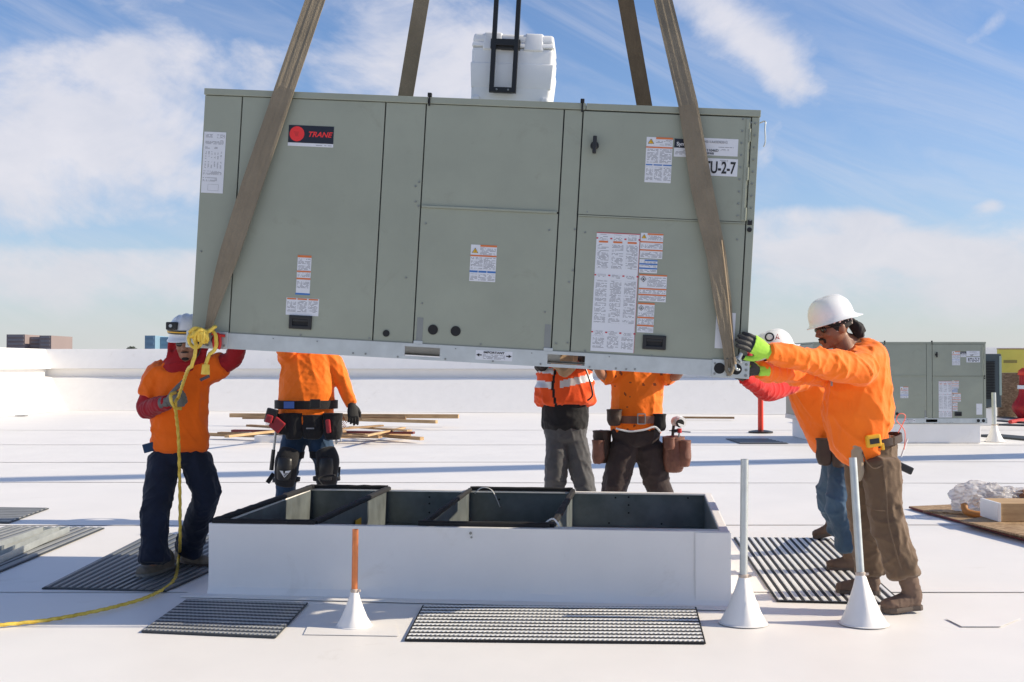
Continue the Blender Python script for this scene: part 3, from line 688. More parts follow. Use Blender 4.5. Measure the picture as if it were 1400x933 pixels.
def rear(u, px, py, w_, lab, mat):
    low = upt(u, DP + 0.03, -0.05); top = upt(u, DP + 0.03, H_ + 0.02)
    # aim so that it passes the unit's top edge at the right place
    q = P(px, py, top.y + 0.0); top = V((q.x, top.y, top.z - 0.02))
    low = V((top.x + (low.x - top.x) * .6, low.y, low.z))
    sling('lifting_sling', lab, [(low, .05, V((0, 1, 0))), (low.lerp(top, .3), w_, V((0, 1, 0))), (top, w_, V((0, 1, 0))), (HOOK, w_, V((0, -1, 0)))], mat)
rear(0.5, 541, 118, .112, 'brown webbing sling rising behind the unit left of the white ice chest', STRAP)
rear(2.6, 896, 140, .112, 'dark brown webbing sling rising behind the unit right of the white ice chest', STRAPD)
root = thing('crane_hook', 'steel crane hook gathering the four slings high above the unit', 'crane hook', HOOK)
bm = bmesh.new(); sweep(bm, [HOOK + V((0.14 * math.sin(a), 0, 0.16 - 0.14 * math.cos(a))) for a in [k * .3 - .6 for k in range(17)]], 0.045, 10); obj('hook', bm, SCREW, root, world=True, smooth=True)
bm = bmesh.new(); cyl(bm, HOOK + V((0, 0, .3)), HOOK + V((0, 0, .75)), .2, .16, 16); obj('hook_block', bm, RED, root, world=True)
bm = bmesh.new(); cyl(bm, HOOK + V((0, 0, .7)), HOOK + V((0, 0, 12)), .012, .012, 6); obj('hoist_rope', bm, BLACKM, root, world=True)

# ============================================================ WHITE ICE CHEST on the unit with tall black frame
ct = upt(1.50, 0.50, H_ + 0.001)
cw = 0.258; cm = Matrix.Rotation(yaw, 3, 'Z') @ Matrix.Rotation(rol, 3, 'Y')
Dc = 7.08
def CP(px, py, D=Dc): return P(px, py, D)
croot_loc = ct.copy()
q = CP(699, 138); croot_loc = V((q.x, Dc + 0.2, ct.z)); 
ic = thing('ice_chest', 'white moulded ice chest with tall black handle frame standing on top of the hanging unit', 'ice chest', croot_loc, cm)
zt = P(700, 46, Dc).z - croot_loc.z
hb = zt - 0.085
def tap(bm, w0, w1, d0, d1, z0, z1, bev=0.02, cx=0):
    vs = box(bm, -w0 + cx, -d0, z0, w0 + cx, d0, z1)
    for v in vs:
        if v.co.z > (z0 + z1) / 2: v.co.x = cx + (v.co.x - cx) * w1 / w0; v.co.y *= d1 / d0
    es = {e for v in vs for e in v.link_edges}; bmesh.ops.bevel(bm, geom=list(es), offset=bev, segments=4, affect='EDGES', profile=0.5)
bm = bmesh.new(); tap(bm, .238, .252, .19, .20, 0.02, hb, .024); o = obj('chest_body', bm, WHITEP, ic); smooth_angle(o, 50)
bm = bmesh.new(); tap(bm, .244, .2545, .195, .2025, 0.20, 0.235 + .12, .008); o = obj('moulded_rib', bm, WHITEP, ic); smooth_angle(o, 50)
bm = bmesh.new(); tap(bm, .252, .246, .208, .20, hb - 0.0, hb + 0.03, .008); o = obj('lid_rim', bm, WHITEP, ic); smooth_angle(o, 50)
bm = bmesh.new(); tap(bm, .250, .243, .20, .19, hb + .028, zt, .018); o = obj('lid', bm, WHITEP, ic); smooth_angle(o, 50)
for sx_ in (-1, 1):
    bm = bmesh.new(); tap(bm, .062, .055, .212, .19, hb - 0.02, zt + 0.008, .012, cx=sx_ * .125); o = obj('lid_hinge_block', bm, WHITEP, ic); smooth_angle(o, 50)
    obj('chest_foot', B(sx_ * .215 - .028, -.20, 0, sx_ * .215 + .028, .20, .075, bev=.008), M('grey_rubber_foot', (.12, .12, .12), .7) if sx_ < 0 else WHITEP, ic)
    obj('corner_post', B(sx_ * .21 - .022, -.212, .03, sx_ * .21 + .022, -.17, .15, bev=.012), WHITEP, ic)
HNDL = M('black_powder_coated_steel', (.008, .008, .009), .45, var=.2)
fz = P(696, 128, Dc - .03).z - croot_loc.z
bm = bmesh.new()
xo = -0.045
for sx_ in (-1, 1): box(bm, xo + sx_ * .068 - .014, -.255, fz, xo + sx_ * .068 + .014, -.225, fz + 2.6, bev=.003)
fr = obj('handle_frame', bm, HNDL, ic)
obj('cross_bar', B(xo - .056, -.254, fz - .001, xo + .056, -.224, fz + .032, bev=.003), HNDL, fr)
obj('cross_bar', B(xo - .056, -.254, fz + .285, xo + .056, -.224, fz + .325, bev=.003), HNDL, fr)
bm = bmesh.new()
for sx_ in (-1, 1): cyl(bm, (xo + sx_ * .035, -.254, fz + .016), (xo + sx_ * .035, -.262, fz + .016), .006, seg=8)
obj('frame_bolts', bm, SCREW, fr)
obj('frame_bracket', B(xo - .09, -.235, fz + .27, xo + .09, -.185, fz + .33, bev=.004), HNDL, fr)

# ============================================================ YELLOW ROPE
kn = face(284, 462, .05)
hand = P(243, 548, 7.45)
gl = G(245, 772)
gl = V((gl.x, gl.y, .02))
ROPE_T = 1
rp = thing('yellow_rope', 'yellow rope tied to the left lug, held by the worker and trailing over the roof', 'rope', (gl.x, gl.y, 0))
def circ(c, rx, rz, a0, a1, n, dy=0.0, tilt=0.0):
    o = []
    for k in range(n + 1):
        a = R(a0 + (a1 - a0) * k / n); x, z = rx * math.cos(a), rz * math.sin(a)
        o.append(c + V((x * math.cos(tilt) - z * math.sin(tilt), dy * k / n, x * math.sin(tilt) + z * math.cos(tilt))))
    return o
rr = 0.0100
path = circ(kn + V((-.045, -.01, -.01)), .038, .045, 60, 330, 16, -.02) + [kn + V((-.01, -.04, -.0)), kn + V((.0, -.06, .03)), kn + V((-.03, -.055, .05)), kn + V((-.05, -.05, .02)), kn + V((-.03, -.07, -.06)), kn + V((-.05, -.08, -.16))]
path = spline(path, 4)
mid = [kn + V((-.05, -.08, -.16)), kn.lerp(hand, .5) + V((-.005, -.05, 0)), hand + V((0.012, -.02, .03)), hand + V((0.0, -.05, -.03)), P(244, 600, 7.62), P(246, 680, 7.72), P(246, 740, 7.74), V((gl.x + .01, gl.y - .05, .05)), G(237, 795, .014), G(205, 815, .014), G(160, 829, .014), G(100, 842, .014), G(40, 851, .014), G(-40, 856, .014), G(-160, 852, .014)]
path = path[:-1] + spline(mid, 12)
path = resample(path, 0.012)
bm = bmesh.new(); sweep(bm, path, rr, 9, 3, .075); obj('rope_line', bm, ROPE, rp, world=True, smooth=True)
lp = spline(circ(kn + V((.04, -.03, -.025)), .036, .065, 130, -80, 14, -.02) + [kn + V((.035, -.05, -.10)), kn + V((.02, -.05, -.155))], 4)
bm = bmesh.new(); sweep(bm, resample(lp, .012), rr, 9, 3, .075); obj('knot_loop', bm, ROPE, rp, world=True, smooth=True)
lp = spline([kn + V((-.075, -.04, .03)), kn + V((-.03, -.06, .052)), kn + V((.03, -.065, .03)), kn + V((.065, -.06, .055)), kn + V((.075, -.05, .06))], 6)
bm = bmesh.new(); sweep(bm, resample(lp, .012), rr, 9, 3, .075); obj('knot_loop', bm, ROPE, rp, world=True, smooth=True)
lp = spline([kn + V((-.06, -.07, .0)), kn + V((-.02, -.082, .03)), kn + V((.03, -.085, .012)), kn + V((.035, -.07, -.02))], 6)
bm = bmesh.new(); sweep(bm, resample(lp, .012), rr, 9, 3, .075); obj('knot_loop', bm, ROPE, rp, world=True, smooth=True)
for ex in range(3):
    lp = spline([kn + V((-.035 + ex * .02, -.05 - ex * .012, -.02)), kn + V((-.03 + ex * .022, -.085, .015 + ex * .008)), kn + V((.0 + ex * .01, -.09, .04 - ex * .02)), kn + V((.03 - ex * .01, -.07, .02 - ex * .025)), kn + V((.02, -.045, -.03 + ex * .01))], 5)
    bm = bmesh.new(); sweep(bm, resample(lp, .012), rr, 9, 3, .075); obj('knot_turn', bm, ROPE, rp, world=True, smooth=True)
lp = spline([hand + V((-.02, .02, .05)), hand + V((-.03, -.05, .04)), hand + V((-.02, -.07, -.0)), hand + V((-.0, -.06, -.045)), hand + V((.02, .0, -.05))], 5)
bm = bmesh.new(); sweep(bm, resample(lp, .012), rr, 9, 3, .075); obj('hand_turn', bm, ROPE, rp, world=True, smooth=True)
bm = bmesh.new(); cyl(bm, kn + V((.02, -.05, -.15)), kn + V((.018, -.05, -.205)), .020, .024, 10); obj('rope_end', bm, ROPE, rp, world=True)
sh = thing('red_shackle', 'small red shackle pinned in the left lug behind the rope knot', 'shackle', face(297, 466, .0))
bm = bmesh.new(); c_ = face(299, 468, .03); sweep(bm, circ(c_, .018, .045, -60, 240, 16), .009, 8); obj('shackle_bow', bm, RED, sh, world=True, smooth=True)
bm = bmesh.new(); cyl(bm, c_ + V((-.03, 0, .045)), c_ + V((.045, 0, .035)), .008, seg=8); obj('shackle_pin', bm, RED, sh, world=True)
sh = thing('steel_shackle', 'bright steel shackle joining the right front sling to its lug', 'shackle', face(1003, 500, .0))
bm = bmesh.new(); c_ = face(1008, 497, .03); sweep(bm, circ(c_, .016, .035, 0, 300, 16), .008, 8); obj('shackle_bow', bm, GALV, sh, world=True, smooth=True)
bm = bmesh.new(); cyl(bm, c_ + V((.0, -.01, .02)), c_ + V((.018, -.01, .055)), .011, seg=10); obj('shackle_pin', bm, GALV, sh, world=True)
tl2 = thing('tan_tag_line', 'thin tan cord running down beside the right front sling', 'cord', face(992, 390, .05))
bm = bmesh.new(); sweep(bm, spline([face(985, 330, .06), face(993, 400, .06), face(997, 440, .055), face(1003, 490, .05)], 8), .003, 6); obj('cord_line', bm, M('tan_cord', (.45, .33, .2), .8), tl2, world=True)
bm = bmesh.new(); cyl(bm, face(1003, 488, .05), face(1004, 498, .05), .007, seg=6); obj('cord_knot', bm, M('tan_cord_knot', (.45, .33, .2), .8), tl2, world=True)
# ============================================================ ROOF CURB
A0 = G(285, 812); B0 = G(998, 829); CW = (B0 - A0).length; cyaw = math.atan2(B0.y - A0.y, B0.x - A0.x)
CM = Matrix.Rotation(cyaw, 3, 'Z'); CD = 2.10; CH = 0.432
curb = thing('roof_curb', 'open white roof curb waiting under the hanging unit, with dark metal compartments inside', 'roof curb', A0, CM)
t = 0.055
def slab(x0, y0, x1, y1, z0=0.0, z1=CH, name='curb_wall', mat=MEMV, bev=0.008):
    return obj(name, B(x0, y0, z0, x1, y1, z1, bev=bev), mat, curb)
# front wall as a slightly wavy membrane sheet over the steel
def wavy(name, x0, x1, y, thick, zt, amp=0.004, flip=1):
    bm = bmesh.new(); nx, nz = 60, 10; rows = []
    for j in range(nz + 1):
        z = zt * j / nz
        rows.append([bm.verts.new((x0 + (x1 - x0) * i / nx, y + flip * (-0.03 * max(0, 1 - z / 0.05) ** 2 + amp * mnoise.noise(V((i * .22, j * .35, 2)))), max(0.002, z))) for i in range(nx + 1)])
    top = [bm.verts.new((v.co.x, y + flip * 0.006, zt + 0.004)) for v in rows[-1]]; rows.append(top)
    top2 = [bm.verts.new((v.co.x, y + flip * thick, zt + 0.002)) for v in rows[-1]]; rows.append(top2)
    top3 = [bm.verts.new((v.co.x, y + flip * thick, 0.02)) for v in rows[-1]]; rows.append(top3)
    for a, b in zip(rows, rows[1:]):
        for i in range(nx): bm.faces.new((a[i], a[i + 1], b[i + 1], b[i]))
    for k in (0, -1):
        col = [r[k] for r in rows]; bm.faces.new(col)
    bmesh.ops.recalc_face_normals(bm, faces=bm.faces); return bm
o = obj('curb_wall', wavy('f', 0, CW, 0, t, CH), MEMV, curb); smooth_angle(o, 35)
o = obj('curb_wall', wavy('b', 0, CW, CD, t, CH - 0.002, flip=-1), MEMV, curb); smooth_angle(o, 35)
slab(0.0, t + .001, t, CD - t - .001); slab(CW - t, t + .001, CW, CD - t - .001, z1=CH + .001)
# welded corner strips and base flashing skirt
obj('flashing_corner', B(CW - 0.20, -0.0085, 0.03, CW + 0.006, -0.0045, CH - .004), MEMV, curb)
bm = bmesh.new()
for (x0, y0, x1, y1) in ((-0.13, -0.13, CW + 0.13, -0.03),): box(bm, x0, y0, 0.0015, x1, y1, 0.006)
obj('base_flashing', bm, MEM, curb)
obj('base_flashing', B(CW + .004, -.025, .0015, CW + .12, CD + .1, .0065), MEM, curb); obj('base_flashing', B(-.13, -.025, .0015, -.004, CD + .1, .0065), MEM, curb)
# steel liner
il, ir = t + .002, CW - t - .002; fl_, bk = t + .003, CD - t - .003
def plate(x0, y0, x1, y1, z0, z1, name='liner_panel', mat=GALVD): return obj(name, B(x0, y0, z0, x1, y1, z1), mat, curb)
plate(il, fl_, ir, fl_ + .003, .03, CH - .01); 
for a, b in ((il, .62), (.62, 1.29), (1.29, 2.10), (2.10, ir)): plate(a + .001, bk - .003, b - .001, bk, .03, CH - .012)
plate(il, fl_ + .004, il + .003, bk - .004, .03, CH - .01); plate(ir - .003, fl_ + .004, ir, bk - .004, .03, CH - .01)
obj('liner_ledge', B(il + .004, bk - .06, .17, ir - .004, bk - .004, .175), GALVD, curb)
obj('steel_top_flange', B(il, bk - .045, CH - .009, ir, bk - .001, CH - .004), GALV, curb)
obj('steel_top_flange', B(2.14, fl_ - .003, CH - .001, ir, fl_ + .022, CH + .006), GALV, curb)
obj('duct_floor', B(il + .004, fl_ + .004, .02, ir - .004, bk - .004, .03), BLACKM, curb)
# dividers (leaning a touch, like the photo's skewed duct frames)
div = [(.655, .665), (1.33, 1.32), (2.12, 2.12)]
for k, (a, b) in enumerate(div):
    bm = bmesh.new(); vs = box(bm, -.0015, fl_ + .006, .03, .0015, bk - .006, CH - .012)
    for v in vs: v.co.x += a + (b - a) * (v.co.y - fl_) / (bk - fl_)
    obj('divider', bm, GALVD, curb)
    obj('divider_stiffener', B(b - .022, bk - .22, .04, b - .003, bk - .20, CH - .02), GALV, curb)
# boxed duct openings (deep black in compartments 1 and 3)
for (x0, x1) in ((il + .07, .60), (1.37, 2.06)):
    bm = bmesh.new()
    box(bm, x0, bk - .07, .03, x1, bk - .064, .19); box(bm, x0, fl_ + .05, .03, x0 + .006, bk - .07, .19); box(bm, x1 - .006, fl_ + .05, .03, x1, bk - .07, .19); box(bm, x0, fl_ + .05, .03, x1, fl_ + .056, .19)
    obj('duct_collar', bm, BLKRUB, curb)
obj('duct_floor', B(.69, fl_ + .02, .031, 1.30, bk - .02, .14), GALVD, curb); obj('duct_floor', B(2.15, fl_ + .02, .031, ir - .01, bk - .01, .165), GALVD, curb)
# black foam gaskets along the rims
def gasket(p, q, w_=.030, h_=.016, z=CH):
    w_ *= 1.35; h_ *= 1.7
    p = V(p + (z,)); q = V(q + (z,)); pts = resample([p, q], .06); bm = bmesh.new(); pr = None; d = (q - p).normalized(); s_ = V((-d.y, d.x, 0))
    for i, c in enumerate(pts):
        j = s_ * (.004 * mnoise.noise(V((i * .5, p.x * 7, p.y)))); hh = h_ * (1 + .25 * mnoise.noise(V((i * .8, 4, p.x * 3))))
        vs = [bm.verts.new(c + j + s_ * (a * w_ / 2) + V((0, 0, b))) for a, b in ((-1, .0), (-1, hh * .7), (-.6, hh), (.6, hh), (1, hh * .7), (1, .0))]
        if pr:
            for k in range(6): bm.faces.new((pr[k], pr[(k + 1) % 6], vs[(k + 1) % 6], vs[k]))
        else: bm.faces.new(vs[::-1])
        pr = vs
    bm.faces.new(pr); o = obj('foam_gasket', bm, BLKRUB, curb); return o
zc = CH + .0045
gasket((.02, .02), (.67, .02), z=zc); gasket((.03, .04), (.05, CD - .02), w_=.034, z=zc); gasket((.05, CD - .03), (.66, CD - .03), z=zc)
gasket((.655, .04), (.665, CD - .04), w_=.036, z=CH - .002)
gasket((1.31, .06), (2.11, .06), w_=.034, z=zc); gasket((1.33, .05), (1.32, CD - .04), w_=.022, z=CH - .004); gasket((1.32, CD - .03), (2.12, CD - .03), z=zc); gasket((2.12, .08), (2.12, CD - .02), w_=.03, z=CH - .008)
obj('steel_top_flange', B(1.40, .062, CH - .004, 2.10, .10, CH + .003), GALV, curb)
# loose wires
bm = bmesh.new(); sweep(bm, spline([(1.36, bk - .02, CH - .02), (1.42, bk - .05, CH + .03), (1.50, bk - .05, CH + .01), (1.56, bk - .03, CH - .12)], 6), .004, 6); obj('loose_wire', bm, WHITEP, curb, smooth=True)
bm = bmesh.new(); sweep(bm, spline([(2.08, .12, CH + .02), (2.13, .10, CH + .05), (2.17, .09, CH + .0), (2.19, .085, CH - .06)], 6), .006, 6); obj('loose_wire', bm, WHITEP, curb, smooth=True)
bm = bmesh.new(); sweep(bm, spline([(.12, CD - .02, CH + .03), (.08, CD + .02, CH + .07), (.13, CD + .05, CH + .09), (.22, CD + .02, CH + .10)], 6), .010, 6); obj('gasket_curl', bm, BLKRUB, curb, smooth=True)
bm = bmesh.new()
for x, z in ((2.55, .40), (2.55, .34), (2.55, .28), (2.45, .395), (3.0, .40), (1.0, .38), (1.0, .33), (1.55, .37), (1.0, .26), (2.4, .20), (2.8, .20)): cyl(bm, (x, bk - .003, z), (x, bk - .010, z), .007, seg=8)
obj('liner_screws', bm, BLACKM, curb)
obj('yellow_tape_scrap', B(.672, 1.0, .26, .676, 1.16, .33), YEL, curb)
bm = bmesh.new(); cyl(bm, (1.64, -.004, CH - .03), (1.64, -.012, CH - .03), .009, seg=8); cyl(bm, (1.645, -.004, CH - .055), (1.645, -.012, CH - .055), .006, seg=8); obj('membrane_screws', bm, SCREW, curb)

# ============================================================ PIPES WITH CONE BOOTS
def pipe(label, base_px, top_px, ypx_base, pm, pr_, rb, hb_, lean_d=0.0, grp='pipes standing in white cone boots', clamp=True):
    b = G(base_px, ypx_base); D = b.y; tp = P(top_px[0], top_px[1], D + lean_d)
    root = thing('vent_pipe', label, 'roof pipe', b, group=grp)
    ax = (tp - b).normalized(); q = ax.to_track_quat('Z', 'Y').to_matrix()
    apex = b + ax * hb_
    # cone boot with a crease and a welded base ring
    bm = bmesh.new(); seg = 40; rings = []
    for j, (r_, h_) in enumerate(((rb * 1.08, .002), (rb * 1.07, .005), (rb, .007), (rb * .95, .02), (rb * .76, hb_ * .26), (rb * .56, hb_ * .50), (rb * .36, hb_ * .76), (pr_ * 1.35, hb_ * .97), (pr_ * 1.15, hb_), (pr_ * 1.02, hb_ + .001))):
        c = b.lerp(apex, min(1, h_ / hb_)); c.z = max(c.z, h_ if j < 4 else c.z); ring = []
        for k in range(seg):
            a = 2 * math.pi * k / seg; rr_ = r_ * (1 + .018 * mnoise.noise(V((math.cos(a) * 2, math.sin(a) * 2, j * .35 + base_px))))
            if 3 < j < 8 and k == 30: rr_ *= 1.05
            ring.append(bm.verts.new(c + V((math.cos(a) * rr_, math.sin(a) * rr_, 0))))
        rings.append(ring)
    for a, c in zip(rings, rings[1:]):
        for i in range(seg): bm.faces.new((a[i], a[(i + 1) % seg], c[(i + 1) % seg], c[i]))
    o = obj('cone_boot', bm, MEMV, root, world=True); smooth_angle(o, 45)
    bm = bmesh.new(); r0 = apex - ax * .03
    seg = 20; A = []; I = []
    for (rr_, pt) in ((pr_, r0), (pr_, tp), (pr_ * .86, tp), (pr_ * .86, tp - ax * .08)):
        A.append([bm.verts.new(pt + q @ V((math.cos(2 * math.pi * i / seg) * rr_, math.sin(2 * math.pi * i / seg) * rr_, 0))) for i in range(seg)])
    for a, c in zip(A, A[1:]):
        for i in range(seg): bm.faces.new((a[i], a[(i + 1) % seg], c[(i + 1) % seg], c[i]))
    o = obj('pipe', bm, pm, root, world=True); smooth_angle(o, 45)
    bm = bmesh.new(); cyl(bm, tp - ax * .07, tp - ax * .069, pr_ * .85, seg=16); obj('pipe_bore', bm, BLACKM, root, world=True)
    if clamp:
        bm = bmesh.new(); lathe(bm, [(pr_ * 1.05, -.004), (pr_ * 1.28, -.002), (pr_ * 1.32, .012), (pr_ * 1.06, .016)], 20, apex, q); cyl(bm, apex + V((pr_ * 1.2, -.01, .006)), apex + V((pr_ * 1.9, -.012, .008)), .007, seg=8)
        obj('clamp_ring', bm, M('caulked_clamp', (.50, .42, .36), .6, var=.25, vs=60), root, world=True)
    return root
pipe('copper pipe rising from a white cone boot in front of the curb', 484, (486, 724), 856, COPPER, .017, .093, .185)
pipe('galvanised pipe in a white cone boot just right of the curb', 1016, (1018, 628), 852, GALV, .0215, .125, .252)
pipe('leaning galvanised pipe in a white cone boot in front of the right worker', 1181, (1166, 626), 853, GALV, .0215, .125, .262, lean_d=.12)
pipe('far galvanised pipe in a white cone boot beside the distant unit', 1360, (1358.5, 537), 604, GALV, .040, .17, .30)

# ============================================================ WALKWAY MATS
def mat(label, corners, along, n, rib_m, duty=.6, h=.010, cut=0.0, notch=False, base_m=None):
    """corners: G points near-left, near-right, far-right, far-left; along='x' ribs run left-right, 'y' ribs run away"""
    nl, nr, fr_, fl2 = [V((c.x, c.y, 0)) for c in corners]
    ctr = (nl + nr + fr_ + fl2) / 4
    root = thing('walkway_mat', label, 'walkway mat', ctr, group='ribbed walkway mats on the roof')
    def at(s, t_): return nl.lerp(nr, s).lerp(fl2.lerp(fr_, s), t_)
    bm = bmesh.new(); top = [bm.verts.new(at(*q) + V((0, 0, .0085))) for q in ((0, 0), (1, 0), (1, 1), (0, 1))]; bot = [bm.verts.new(v.co - V((0, 0, .008))) for v in top]
    bm.faces.new(top)
    for i in range(4): bm.faces.new((bot[i], bot[(i + 1) % 4], top[(i + 1) % 4], top[i]))
    obj('mat_backing', bm, base_m or MATD, root, world=True)
    L_ = (nr - nl).length if along == 'x' else (fl2 - nl).length
    for i in range(n):
        c0, c1 = (i + .5 - duty / 2) / n, (i + .5 + duty / 2) / n
        m_ = 1 if not notch else max(2, int(L_ / .024))
        bm = bmesh.new(); pr = None; ns = m_ * 2 if notch else 1
        for k in range(ns + 1):
            tt = k / ns; jag = (.10 / n if k % 2 else -.0) if notch else 0
            zz = h
            e0, e1 = c0 + jag, c1 + jag
            if along == 'x': tt_ = .006 + tt * .988; q0, q1 = at(tt_, e0), at(tt_, e1)
            else: tt_ = .004 + tt * .992; q0, q1 = at(e0, tt_), at(e1, tt_)
            mid_ = (q1 - q0)
            vs = [bm.verts.new(q0 + V((0, 0, .0086))), bm.verts.new(q0 + mid_ * .16 + V((0, 0, .0086 + zz))), bm.verts.new(q0 + mid_ * .84 + V((0, 0, .0086 + zz))), bm.verts.new(q1 + V((0, 0, .0086)))]
            if pr:
                for j in range(3): bm.faces.new((pr[j], pr[j + 1], vs[j + 1], vs[j]))
            pr = vs
            if k in (0, ns): bm.faces.new(vs)
        bmesh.ops.recalc_face_normals(bm, faces=bm.faces)
        obj('rib', bm, rib_m, root, world=True)
    return root
mat('long ribbed walkway mat in front of the curb centre', [G(553, 877), G(965, 881), G(952, 832), G(578, 829)], 'x', 11, MATL, .46, .003, notch=True, base_m=BLACKM)
mat('ribbed walkway mat on the left in front of the curb corner', [G(193, 865), G(377, 873), G(421, 826), G(255, 821)], 'x', 11, MATG, .44, .003, notch=True)
mat('striped walkway mat under the boots of the two right workers', [G(1062, 823), G(1236, 827), G(1136, 737), G(1003, 736)], 'y', 14, MATL, .56, .004, base_m=BLACKM)
mat('dark ribbed walkway mat under the feet of the left worker', [G(57, 806), G(227, 810), G(390, 735), G(205, 731)], 'y', 16, MATM, .60, .008)
mat('ribbed walkway mat at the left edge under the steel channels', [G(-335, 822), G(-88, 820), G(143, 723), G(8, 721)], 'y', 12, MATT, .60, .008)
mat('far silvery walkway mat at the left edge of the roof', [G(-180, 712), G(12, 716), G(67, 696), G(-80, 694)], 'x', 9, MATT, .62, .008)
mat('small far walkway mat beside the red post base', [G(1012, 607), G(1078, 607), G(1048, 600.5), G(992, 600.5)], 'x', 6, MATM, .6, .008)

# steel channels lying over the left mat
for k, (p0, p1, lab) in enumerate((((88, 731), (-150, 838), 'bright steel channel lying over the left mat, the one nearer the curb'), ((67, 732), (-150, 812), 'bright steel channel lying over the left mat, the one behind the other'))):
    a, b = G(*p0), G(*p1); d = (b - a).normalized(); s_ = V((-d.y, d.x, 0)); ln = (b - a).length
    m_ = Matrix((d, s_, V((0, 0, 1)))).transposed()
    root = thing('steel_channel', lab, 'metal channel', a + V((0, 0, .02)), m_, group='steel channels on the left mat')
    wc = .085 if k == 0 else .10
    obj('web', B(0, -wc / 2, 0, ln, wc / 2, .003), GALV, root)
    for y_ in (-wc / 2, wc / 2 - .003): obj('flange', B(0, y_, .0031, ln, y_ + .003, .05), GALV, root)
    obj('end_tab', B(.0, -wc / 2 + .004, .0032, .004, wc / 2 - .004, .045), GALV, root)

# ============================================================ LUMBER PILE
rnd = random.Random(11)
boards = []
def board(pxa, pya, pxb, pyb, w_, th_, zb, m_, lab, Da=None):
    a = P(pxa, pya, Da) if Da else G(pxa, pya); D = Da or a.y
    za = zb; g = ray(pxa, pya); a = CAM + g * ((za - CAMZ) / g.z); g = ray(pxb, pyb); b = CAM + g * ((zb - CAMZ) / g.z)
    if a.y > 34 or b.y > 34: pass
    d = V((b.x - a.x, b.y - a.y, 0)); ln = d.length; d.normalize(); s_ = V((-d.y, d.x, 0)); mm = Matrix((d, s_, V((0, 0, 1)))).transposed()
    o = obj('lumber_board', B(0, -w_ / 2, -th_ / 2, ln, w_ / 2, th_ / 2, bev=.003), m_)
    o.matrix_world = Matrix.Translation(V((a.x, a.y, zb))) @ mm.to_4x4()
    tag(o, lab, 'board', 'boards of the scattered lumber pile')
board(315, 568, 627, 569.5, .14, .09, .24, WOOD, 'longest pale board laid across the back of the lumber pile')
board(332, 571, 555, 572, .09, .07, .20, WOODD, 'darker board just under the longest pale one of the lumber pile')
board(455, 573, 597, 577, .09, .07, .16, WOOD, 'slanting pale board at the right back of the lumber pile')
board(283, 594, 440, 599, .09, .06, .08, WOOD, 'pale board sticking out to the far left of the lumber pile')
board(300, 592, 520, 598, .14, .04, .12, WOODD, 'weathered board low in the middle of the lumber pile')
board(318, 589, 566, 592, .14, .04, .17, REDWD, 'reddish board across the middle of the lumber pile')
board(310, 597, 400, 587, .09, .04, .21, WOOD, 'pale board leaning up to the right at the left of the lumber pile')
board(340, 582, 470, 590, .12, .04, .25, WOODD, 'weathered board on top left of the lumber pile')
board(470, 592, 577, 600, .09, .06, .08, WOOD, 'pale board at the front right of the lumber pile')
board(420, 598, 560, 594, .16, .07, .10, WOOD, 'thick pale board at the front middle of the lumber pile')
board(480, 584, 560, 589, .12, .03, .22, WOOD, 'short pale board on top right of the lumber pile')
board(350, 600, 440, 600, .28, .12, .06, MEMV, 'white painted board at the front left of the lumber pile')
board(460, 587, 522, 582, .10, .03, .26, WOODD, 'short weathered board tilting on top of the lumber pile')
board(500, 596, 552, 585, .08, .03, .20, WOOD, 'small pale offcut crossing the right of the lumber pile')
board(930, 571, 1004, 571.5, .10, .05, .06, WOODD, 'distant thin dark board lying behind the man with tool bags')

# film helper: crumpled plastic
def crumple(c, rx, ry, rz, seed, amp=.35):
    bm = bmesh.new(); bmesh.ops.create_icosphere(bm, subdivisions=5, radius=1)
    for v in bm.verts:
        n_ = v.co.normalized(); s_ = 1 + amp * (1 - 2 * abs(mnoise.noise(n_ * 1.7 + V((seed, 0, 0))))) * .6 + amp * .36 * (1 - 2 * abs(mnoise.noise(n_ * 3.3 + V((0, seed, 0))))) + amp * .05 * mnoise.noise(n_ * 9)
        z = n_.z * rz * s_; v.co = V((c.x + n_.x * rx * s_, c.y + n_.y * ry * s_, max(c.z + z, c.z - rz * .75)))
    return bm
FILM = M('translucent_plastic_film', (.84, .82, .82), .14, var=.03, vs=8, bump=.0015, bs=14, spec=.8, trans=.62)
o = obj('plastic_bag', crumple(P(376, 580, 24), .16, .12, .12, 5), FILM, world=True); tag(o, 'crumpled white plastic bag on the left of the lumber pile', 'plastic bag')
# ============================================================ OSB SHEETS AT RIGHT
def sheet(label, pts, z0, z1, m_, edge=None):
    root = thing('strand_board_sheet', label, 'board sheet', V((sum(p.x for p in pts) / 4, sum(p.y for p in pts) / 4, z0)))
    for k, (zz, mm, nm) in enumerate(((z0, edge, 'painted_edge'), (z0, m_, 'board_face'))):
        if mm is None: continue
        bm = bmesh.new(); e = .004 if nm == 'painted_edge' else 0
        cx = V((sum(p.x for p in pts) / 4, sum(p.y for p in pts) / 4, 0))
        zt_ = z1 if nm == 'board_face' else z1 - .004
        q = [V((p.x, p.y, 0)) + (V((p.x, p.y, 0)) - cx).normalized() * e for p in pts]
        top = [bm.verts.new((p.x, p.y, zt_)) for p in q]; bot = [bm.verts.new((p.x, p.y, z0 + (.0 if e else .0015))) for p in q]; bm.faces.new(top); bm.faces.new(bot[::-1])
        for i in range(4): bm.faces.new((bot[i], bot[(i + 1) % 4], top[(i + 1) % 4], top[i]))
        obj(nm, bm, mm, root, world=True)
    return root
sheet('lower strand board sheet with a dark red edge at the right side of the roof', [G(1243, 696), G(1425, 748), G(1640, 735), G(1420, 688)], .006, .026, OSB, REDWD)
